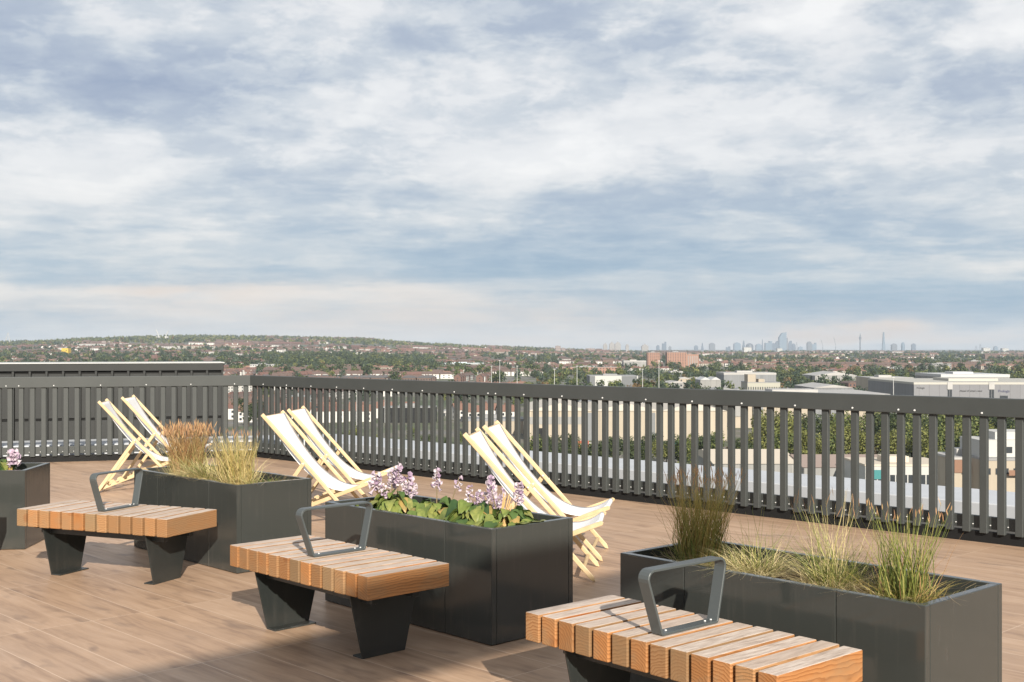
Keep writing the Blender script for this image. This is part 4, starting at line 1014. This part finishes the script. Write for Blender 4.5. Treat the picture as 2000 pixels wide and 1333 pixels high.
def tower(px0, px1, ytop, d, m, label, shape='setback', ybase=None, group=GS, name='skyscraper'):
    c = place((px0 + px1) / 2, d); W = (px1 - px0) / F_PX * d; H = zat(ytop, d) - c.z; D = max(18, W * .8)
    t = thing(name, label, 'skyscraper' if group == GS else 'tower block', c, 0, group); b = MB()
    if shape == 'setback':
        b.box(-W/2, W/2, -D/2, D/2, -5, H * .86).box(-W*.36, W*.36, -D*.36, D*.36, H*.86, H)
    elif shape == 'step':
        b.box(-W/2, W*.1, -D/2, D/2, -5, H * .8).box(W*.1, W/2, -D/2, D/2, -5, H)
    elif shape == 'wedge':
        b.prism([(-W/2, -D/2, -5), (W/2, -D/2, -5), (W/2, -D/2, H), (-W*.1, -D/2, H*.96), (-W/2, -D/2, H*.72)], (0, D, 0))
    elif shape == 'spire':
        b.prism([(-W/2, -D/2, -5), (W/2, -D/2, -5), (W*.06, -D/2, H), (-W*.06, -D/2, H)], (0, D, 0))
    elif shape == 'round':
        n = 12; prof = [(0, 1.0), (.5, 1.08), (.75, .95), (.9, .7), (1, .25)]
        for (z0, r0), (z1, r1) in zip(prof, prof[1:]): b.tube((0, 0, z0 * H), (0, 0, z1 * H), r0 * W/2, r1 * W/2, n)
    elif shape == 'comm':
        for z0, z1, r0, r1 in [(0, .62, .55, .5), (.62, .66, .5, .9), (.66, .78, .9, .9), (.78, .80, .9, .5), (.80, .90, .45, .4), (.90, 1.0, .2, .1)]: b.tube((0, 0, z0*H), (0, 0, z1*H), r0*W/2, r1*W/2, 12)
    elif shape == 'lattice':
        for s in (-1, 1): b.bar((s*W/2, 0, -5), (s*W*.12, 0, H), 2.5, 2.5, 0, (0, 1, 0))
        for k in range(6):
            z = H * k / 6; ww = W/2 - (W*.38) * k / 6; b.bar((-ww, 0, z), (ww*.9, 0, z + H/7), 1.6, 1.6, 0, (0, 1, 0))
    b.build('body', m, t)
    if shape == 'setback' and W > 20: MB().box(-W*.1, W*.1, -D*.1, D*.1, H + .01, H + 5).build('plant_room', m, t)
    return t
D0 = 13000
SK = [(1356,1363,675.5,F_BL,'setback','short blue tower left of the skyline cluster, first of two thin ones'),(1369,1374.5,670,F_BL,'spire','thin pointed blue tower left of the skyline cluster'),(1385,1396,670.5,F_GR,'setback','broad grey blue tower standing apart left of the skyline cluster'),
 (1293,1301,668,F_BL,'step','narrow blue tower directly above the slim brick tower block'),(1282,1288,675,F_BL,'setback','small blue tower beside the narrow one above the brick towers'),(1306,1311,677,F_GR,'setback','low grey tower right of the narrow one above the brick towers'),
 (1418,1426,677,F_BL,'step','low blue tower at the left foot of the skyline cluster'),(1433,1446,670,F_LB,'setback','pale blue tower left of the domed skyline building'),(1449,1456,666,F_BL,'spire','slim tapering tower left of the domed skyline building'),(1457,1471,671,F_GR,'round','broad dome shaped skyline building'),
 (1476,1487,672.5,F_LB,'setback','pale block right of the domed skyline building'),(1487.5,1490.5,663,F_BL,'spire','needle thin spire in the skyline cluster'),(1494,1507,666.5,F_LB,'step','stepped pale glass tower left of the tallest skyscraper'),(1507,1514,671,F_BL,'setback','dark blue block between the stepped tower and the tallest skyscraper'),
 (1514,1521,666,F_BL,'wedge','slant topped dark tower at the left foot of the tallest skyscraper'),(1521,1535,649.5,F_LB,'wedge','tallest pale glass skyscraper with slanted top'),(1535.5,1538.5,660,F_GR,'setback','dark slim tower touching the tallest skyscraper on its right'),
 (1540,1546,666,F_BL,'wedge','slant topped tower right of the tallest skyscraper'),(1546.5,1553,672,F_BL,'setback','mid height blue block right of the tallest skyscraper'),(1553.5,1558,669,F_GR,'lattice','lattice like tower under construction right of the tallest skyscraper'),(1559,1567,678,F_LB,'setback','low pale block at the right foot of the skyline cluster'),
 (1576,1585,668,F_GR,'setback','grey slab tower standing apart right of the skyline cluster'),(1585.5,1594,670,F_LB,'step','pale twin attached to the grey slab right of the cluster'),
 (1677.5,1682.5,651,F_GR,'comm','slender communications tower with a thick round collar'),(1722.5,1729,649,F_LB,'spire','very tall tapering glass needle tower'),(1741,1751,672,F_GR,'setback','grey slab right of the glass needle tower'),(1760,1767,669,F_LB,'round','pale round topped tower right of the glass needle tower'),
 (1780.5,1788,672,F_BL,'setback','dark blue slab rightmost of the three right of the needle tower'),(1904,1909,676,F_GR,'lattice','short lattice pylon at the far right horizon'),(1912,1917,672,F_GR,'lattice','taller lattice pylon at the far right horizon'),(1941,1948,677,F_LB,'setback','small pale tower at the far right horizon')]
for a, b, y, m, sh, lab in SK: tower(a, b, y, D0, m, lab, sh)
for px, yt, s, w in ((1606, 664, -1, 'left'), (1631, 659, -1, 'right')):
    c = place(px, D0); t = thing('tower_crane', 'thin dark tower crane on the horizon, %s one of two' % w, 'crane', c); H = zat(yt, D0) - c.z
    MB().bar((6, 0, 0), (6, 0, H * .3), 5, 5, 0, (0, 1, 0)).build('mast', F_GR, t); MB().bar((10, 0, H * .3), (s * 14, 0, H), 3, 3, 0, (0, 1, 0)).build('jib', F_GR, t)
for a, b, y, lab in [(1178,1186,672,'slim white tower left of the pair of white tower blocks'),(1190,1200,670,'broad white tower block, left one of a touching pair'),(1201,1212,669.5,'broad white tower block, right one of a touching pair'),(1222,1228,673,'short pale tower right of the pair of white tower blocks'),(1253,1266,674,'wide pinkish pale tower block left of the brick towers')]:
    tower(a, b, y, 6100, F_WH, lab, 'setback', None, 'white tower blocks on the horizon', 'tower_block')
for a, b, y, dd, lab in [(1085,1095,676,5200,'brown block on the ridge end left of the white tower blocks'),(1096,1104,680,5200,'low brown block beside the taller one on the ridge end'),(1144,1162,681,5600,'pale low block on the horizon left of the white tower blocks')]:
    building('apartment_block', lab, 'apartment block', a, b, y, dd, 25, M_PINK, win=(5, 4, 2, 2))
for a, b, y, lab in [(1453,1468,679,'bright white slab below the domed skyline building'),(1518,1528,681,'bright white slab below the tallest skyscraper'),(1921,1934,680,'bright white block at the far right horizon'),(1958,1970,681,'white block near the right edge of the horizon')]:
    building('slab_block', lab, 'apartment block', a, b, y, 6600, 30, M_WHITE, win=(6, 4, 3, 2))

# ------------------------------------------------------------------ trees
TREEM = [leafmat('foliage_%s' % n, s, .65, .2) for n, s in [
    ('dark', [(0, (.016, .028, .011)), (.5, (.04, .058, .02)), (1, (.08, .095, .032))]),
    ('mid', [(0, (.035, .055, .016)), (.5, (.085, .11, .03)), (1, (.16, .17, .052))]),
    ('olive', [(0, (.06, .068, .018)), (.5, (.14, .15, .04)), (1, (.23, .23, .07))]),
    ('blue', [(0, (.02, .04, .025)), (.5, (.05, .075, .045)), (1, (.085, .11, .06))]),
    ('autumn', [(0, (.06, .04, .018)), (.5, (.14, .09, .035)), (1, (.20, .135, .06))])]]
BARK = mat('bark', (.07, .055, .04), .9)
def crown_quads(rng, n, q, lobes, tall=1.0):
    """leaf sprays through several lobes of a crown about 1 unit wide and tall units high"""
    V, Q = [], []
    L = [(rng.uniform(-.28, .28), rng.uniform(-.28, .28), rng.uniform(.25, .8) * tall, rng.uniform(.2, .34)) for _ in range(lobes)] + [(0, 0, .5 * tall, .34)]
    for _ in range(n):
        cx, cy, cz, rr = L[rng.integers(len(L))]
        v = rng.normal(size=3); v /= np.linalg.norm(v); rad = rr * rng.uniform(.6, 1.08)
        c = np.array([cx, cy, cz]) + v * rad * np.array([1, 1, 1.1])
        nn = v + rng.normal(0, .5, 3); nn /= np.linalg.norm(nn)
        a = np.cross(nn, rng.normal(size=3)); a /= np.linalg.norm(a); b = np.cross(nn, a); s = q * rng.uniform(.6, 1.3)
        o = len(V); V += [c - a*s*.5, c + b*s*.35, c + a*s*.5, c - b*s*.35]; Q.append((o, o+1, o+2, o+3))
    return np.array(V), np.array(Q)
def tree_proto(seed, n, q, lobes, tall, m, wid, parts=True):
    rng = r(seed); V, Q = crown_quads(rng, n, q, lobes, tall)
    V = V * wid; V[:, 2] += wid * .12
    t = thing('tree', '', 'tree')
    npmesh('crown', V, Q, m, None, t)
    tr = MB().tube((0, 0, -1.5), (.1, 0, wid * .35), wid * .032, wid * .02, 7); rg = random.Random(seed)
    for k in range(5):
        a = k * 1.3 + rg.random(); tr.tube((.05, 0, wid * (.2 + .03 * k)), (wid * .25 * math.cos(a), wid * .25 * math.sin(a), wid * tall * (.5 + .06 * k)), wid * .014, wid * .004, 5)
    tr.build('trunk', BARK, t); return t
NEAR = [tree_proto(101, 1500, .085, 9, 1.15, TREEM[0], 10), tree_proto(102, 1500, .085, 9, 1.0, TREEM[1], 11), tree_proto(103, 1400, .085, 8, 1.2, TREEM[2], 10), tree_proto(104, 1500, .08, 10, 1.3, TREEM[0], 10), tree_proto(105, 900, .075, 7, 1.1, TREEM[4], 8)]
NW = ['dark green tree', 'mid green round tree', 'olive green tree', 'tall dark tree', 'autumn brown tree']
MID = [tree_proto(201, 260, .17, 7, 1.0, TREEM[0], 10), tree_proto(202, 260, .17, 7, .9, TREEM[1], 11), tree_proto(203, 240, .17, 6, 1.3, TREEM[3], 9), tree_proto(204, 240, .17, 6, .9, TREEM[2], 10)]
MW = ['dark round tree', 'mid green spreading tree', 'blue green tall tree', 'olive green tree']
used = set()
def put(proto, X, Y, z, s, rz, label, group):
    o = proto if proto.name not in used else copy_tree(proto)
    used.add(proto.name); o.location = (X, Y, z); o.rotation_euler = (0, 0, rz); o.scale = (s, s, s)
    tag(o, label, 'tree', group); return o
rng = r(77)
row = []
for px in np.arange(1034, 1500, 17): row.append((px + rng.uniform(-6, 6), rng.uniform(395, 425), rng.uniform(.62, .92), [0, 0, 1, 2, 3, 0, 4][rng.integers(7)], 'in the hedge row before the cream warehouse'))
for px in np.arange(1495, 2010, 20): row.append((px + rng.uniform(-8, 8), rng.uniform(395, 430), rng.uniform(.9, 1.1), [2, 1, 2, 1, 2, 1, 4][rng.integers(7)], 'in the front row of the wood behind the right railing'))
for px in np.arange(1500, 2020, 23): row.append((px + rng.uniform(-8, 8), rng.uniform(450, 500), rng.uniform(1.0, 1.22), [0, 1, 2, 3, 1][rng.integers(5)], 'in the back row of the wood behind the right railing'))
for px in np.arange(1730, 2030, 30): row.append((px + rng.uniform(-8, 8), rng.uniform(520, 570), rng.uniform(1.05, 1.25), [0, 1, 3, 2][rng.integers(4)], 'rising behind the wood at the right railing'))
for px in (1500, 1530, 1545): row.append((px, 440, 1.3, 2, 'tallest and loosest, at the left end of the wood'))
for px in np.arange(660, 1000, 34): row.append((px + rng.uniform(-10, 10), rng.uniform(440, 520), rng.uniform(.4, .7), [0, 1, 2][rng.integers(3)], 'low on the green bank seen under the depot'))
for px in (448, 470, 486, 505, 455): row.append((px, rng.uniform(600, 700), rng.uniform(.8, 1.2), [0, 3, 4][rng.integers(3)], 'seen between balusters at the railing corner'))
for px, d, s, k, w in row:
    p = bearing(px, d); put(NEAR[k], p.x, p.y, T(p.x, p.y), s, rng.uniform(0, 6.28), NW[k] + ' ' + w, 'trees beyond the railing')
# individual houses, the largest in view
def zone(px, d):
    if d < 1150: return 'between balusters ' + ('near the railing corner' if px < 560 else 'right of the middle chairs' if px < 760 else 'left of the warehouse')
    if px < 437: return 'above the clad screen'
    if px < 640: return 'just above the railing corner'
    if px < 1050: return 'above the rail behind the middle chairs'
    if px < 1420: return 'near the brick tower blocks'
    return 'above the right part of the rail'
HP = []
for (W_, Rf), kd in zip(PROTO, KINDS):
    a = W_.build(kd[7], [WALLS[kd[4]], GLASSD]); b = Rf.build('roof', [ROOFS[kd[5]], WALLS[2]], a); HP.append(a)
hs = streets(r(301), 105, 640, 1180, 430, 1020) + streets(r(302), 115, 1180, 1800, 0, 1060) + streets(r(303), 80, 1350, 2000, 1040, 2020, keep=.8)
hused = set()
for X, Y, th, k in hs:
    o = HP[k] if k not in hused else copy_tree(HP[k])
    hused.add(k); o.location = (X, Y, T(X, Y)); o.rotation_euler = (0, 0, th)
    tag(o, KINDS[k][8] + ' ' + zone(1000 + F_PX * X / Y, Y), 'house', 'houses of the suburb below')
rng = r(88)
n = 0
while n < 190:
    d = rng.uniform(700, 1900); px = rng.uniform(20, 2020) if d > 1150 else rng.uniform(430, 2020)
    if not free(px, d, 8): continue
    p = bearing(px, d); k = int(rng.integers(4)); s = rng.uniform(.75, 1.45)
    put(MID[k], p.x, p.y, T(p.x, p.y), s, rng.uniform(0, 6.28), MW[k] + ' among the houses ' + zone(px, d), 'trees among the houses'); n += 1
# plain sheds of the industrial estate
rng = r(99); n = 0
while n < 22:
    d = rng.uniform(640, 1350); px = rng.uniform(1080, 2040); wpx = rng.uniform(25, 80) * 900 / d
    if not (free(px - wpx/2, d, 4) and free(px + wpx/2, d, 4) and free(px, d, 4)): continue
    k = int(rng.integers(4)); m = [M_PALEG, M_GREYC, M_CREAM, WALLS[2]][k]; h = rng.uniform(5, 7.5); rf = [PALE, GREYR, PALE, ROOFS[1]][k]
    ytop = HOR + (EYE + 40 - h) * F_PX / d; e = EXCL[:]
    building('industrial_shed', ['pale concrete shed', 'grey clad shed', 'cream shed', 'red brick shed'][k] + ' on the industrial estate beyond the right railing', 'warehouse', px - wpx/2, px + wpx/2, ytop, d, rng.uniform(15, 35), m, 'sheds of the industrial estate', roof=rf, rh=1.8, bays=int(rng.integers(1, 3)), win=(4, 1, 1.6, 1.8), yaw=rng.uniform(-.3, .3)); n += 1

# lorries in the yard before the cream warehouse
def lorry(px, d, col, label, yaw):
    c = place(px, d); t = thing('lorry', label, 'lorry', c, yaw, 'lorries in the warehouse yard')
    MB().box(-4.2, 2.6, -1.25, 1.25, 1.1, 3.9).build('box_body', mat('lorry_' + col[0], col[1], .5), t, bevel=.05)
    cab = MB().prism([(2.75, -1.2, .7), (4.7, -1.2, .7), (4.7, -1.2, 1.9), (4.3, -1.2, 3.2), (2.75, -1.2, 3.3)], (0, 2.4, 0)).build('cab', M_WHITE, t)
    MB().box(4.72, 4.75, -1.05, 1.05, 1.5, 1.9).box(3.2, 4.1, -1.23, -1.205, 2.0, 2.9).build('window', GLASSD, cab)
    MB().box(-4.1, 4.4, -.5, .5, .7, 1.05).build('chassis', GLASSD, t)
    for x in (-3.2, -2.0, 3.6):
        for y in (-1.15, .8): MB().tube((x, y, .5), (x, y + .35, .5), .5, n=12).build('wheel', GLASSD, t)
lorry(1118, 462, ('orange', (.55, .13, .05)), 'orange lorry at the foot of the cream warehouse behind the hedge', .15)
lorry(1137, 470, ('red', (.45, .10, .06)), 'red lorry behind the hedge, right beside the orange one', -.1)
lorry(1327, 466, ('teal', (.05, .28, .27)), 'teal lorry showing over the hedge before the cream warehouse', .1)
lorry(1215, 468, ('white', (.42, .42, .41)), 'white lorry over the hedge between the orange and teal ones', .0)

# the rest of the suburb, too many to count: one mass of houses, one of trees
def stamp(protos, items):
    V, Q, M, o = [], [], [], 0
    for pv, pq, pm, X, Y, Z, s, th in items:
        c, sn = math.cos(th) * s, math.sin(th) * s
        v = np.empty_like(pv); v[:, 0] = pv[:, 0] * c - pv[:, 1] * sn + X; v[:, 1] = pv[:, 0] * sn + pv[:, 1] * c + Y; v[:, 2] = pv[:, 2] * s + Z
        V.append(v); Q.append(pq + o); M.append(pm); o += len(v)
    return np.vstack(V), np.vstack(Q), np.concatenate(M)
def simple_house(kd):
    W_, Rf = house_parts(kd[0], kd[1], kd[2], kd[3], 0, 0, False, False, kd[6]); vs = W_.v + Rf.v; o = len(W_.v)
    wn = MB()
    for s in (-1, 1):
        for x in (-kd[1] * .3, 0, kd[1] * .3):
            for z in (1.0, 3.6): wn.box(x - .8, x + .8, s * kd[0]/2 - .04, s * kd[0]/2 + .04, z, z + 1.3)
    fs = [(f, kd[4]) for f in W_.f] + [(tuple(i + o for i in f), 4 + kd[5]) for f in Rf.f]; vs = vs + wn.v; o2 = o + len(Rf.v)
    fs += [(tuple(i + o2 for i in f), 8) for f in wn.f]
    tri, mi = [], []
    for f, m in fs:
        for i in range(1, len(f) - 1): tri.append((f[0], f[i], f[i + 1])); mi.append(m)
    return np.array(vs, float), np.array(tri), np.array(mi)
SH = [simple_house(k) for k in KINDS]
far = streets(r(401), 820, 1500, 2600, -60, 1060, keep=.9) + streets(r(402), 1250, 2400, 4500, -80, 1000, keep=.85) + streets(r(403), 850, 2000, 4000, 1000, 2100, keep=.85) + streets(r(404), 1000, 4000, 7000, 950, 2100, keep=.9) + streets(r(405), 110, 4500, 5600, 450, 1000, keep=.7)
far = [f for f in far if not (520 < 1000 + F_PX * f[0] / f[1] < 840 and 1950 < f[1] < 3100)]
V, Q, M = stamp(None, [(*SH[k], X, Y, T(X, Y), 1.0 if Y < 3500 else 1.25, th) for X, Y, th, k in far])
o = npmesh('suburb_houses', V, Q, CITYM, M); tag(o, 'dense suburb of red roofed houses fading into the distance', 'suburb houses', kind='stuff')
def far_tree(seed, n, q, tall):
    rng = r(seed); V, Q = crown_quads(rng, n, q, 6, tall); V[:, 2] -= .05; return V, Q
FT1 = [far_tree(500 + i, 90, .27, .9 + .15 * i) for i in range(4)]; FT2 = [far_tree(520 + i, 34, .42, .85 + .1 * i) for i in range(4)]
rng = r(600); items = []
def scatter(n, dlo, dhi, plo, phi, smin, smax, mats_p, test=None):
    c = 0
    while c < n:
        d = rng.uniform(dlo, dhi); px = rng.uniform(plo, phi)
        if not free(px, d, 3) or (test and not test(px, d)): continue
        p = bearing(px, d); k = int(rng.integers(4)); v, q = (FT1 if d < 3000 else FT2)[k]; m = int(rng.choice(5, p=mats_p)); s = rng.uniform(smin, smax)
        items.append((v, q, np.full(len(q), m), p.x, p.y, T(p.x, p.y), s, rng.uniform(0, 6.28))); c += 1
MIXP = [.42, .22, .06, .26, .04]; HILLP = [.18, .34, .30, .16, .02]
scatter(850, 1500, 2600, -40, 2060, 8, 15, MIXP)
scatter(2400, 2600, 3900, -60, 2080, 8, 15, MIXP)
scatter(260, 1700, 2700, -20, 520, 11, 19, [.66, .14, 0, .2, 0])
scatter(120, 1500, 2300, 520, 1050, 10, 17, [.66, .14, 0, .2, 0])
scatter(560, 1950, 3100, 515, 850, 11, 17, [.62, .22, .02, .14, 0])           # the dark wood in the valley
scatter(2600, 4300, 6600, -80, 900, 11, 18, HILLP)                           # the wooded ridge
scatter(500, 4300, 6600, 850, 1150, 10, 16, HILLP)
scatter(2300, 3900, 7200, 1000, 2120, 9, 15, MIXP)
scatter(420, 900, 1700, 1040, 2040, 7, 12, MIXP)
V, Q, M = stamp(None, items)
o = npmesh('distant_trees', V, Q, TREEM, M); tag(o, 'mass of distant green trees between far houses and on the ridge', 'distant trees', kind='stuff')

# ------------------------------------------------------------------ haze
HZ = MB().box(-14600, 14600, -1200, 15000, -46, 190)
hm = bpy.data.materials.new('haze_air'); hm.use_nodes = True; hm.node_tree.nodes.clear(); t = NT(hm.node_tree)
pv = t.node('ShaderNodeVolumePrincipled'); pv.inputs['Color'].default_value = (.64, .73, .84, 1); pv.inputs['Density'].default_value = 5.5e-5; pv.inputs['Anisotropy'].default_value = 0
ho = t.node('ShaderNodeOutputMaterial'); t.l.new(pv.outputs[0], ho.inputs['Volume'])
o = HZ.build('haze', hm); tag(o, kind='stuff')
scene.cycles.volume_step_rate = 1.0
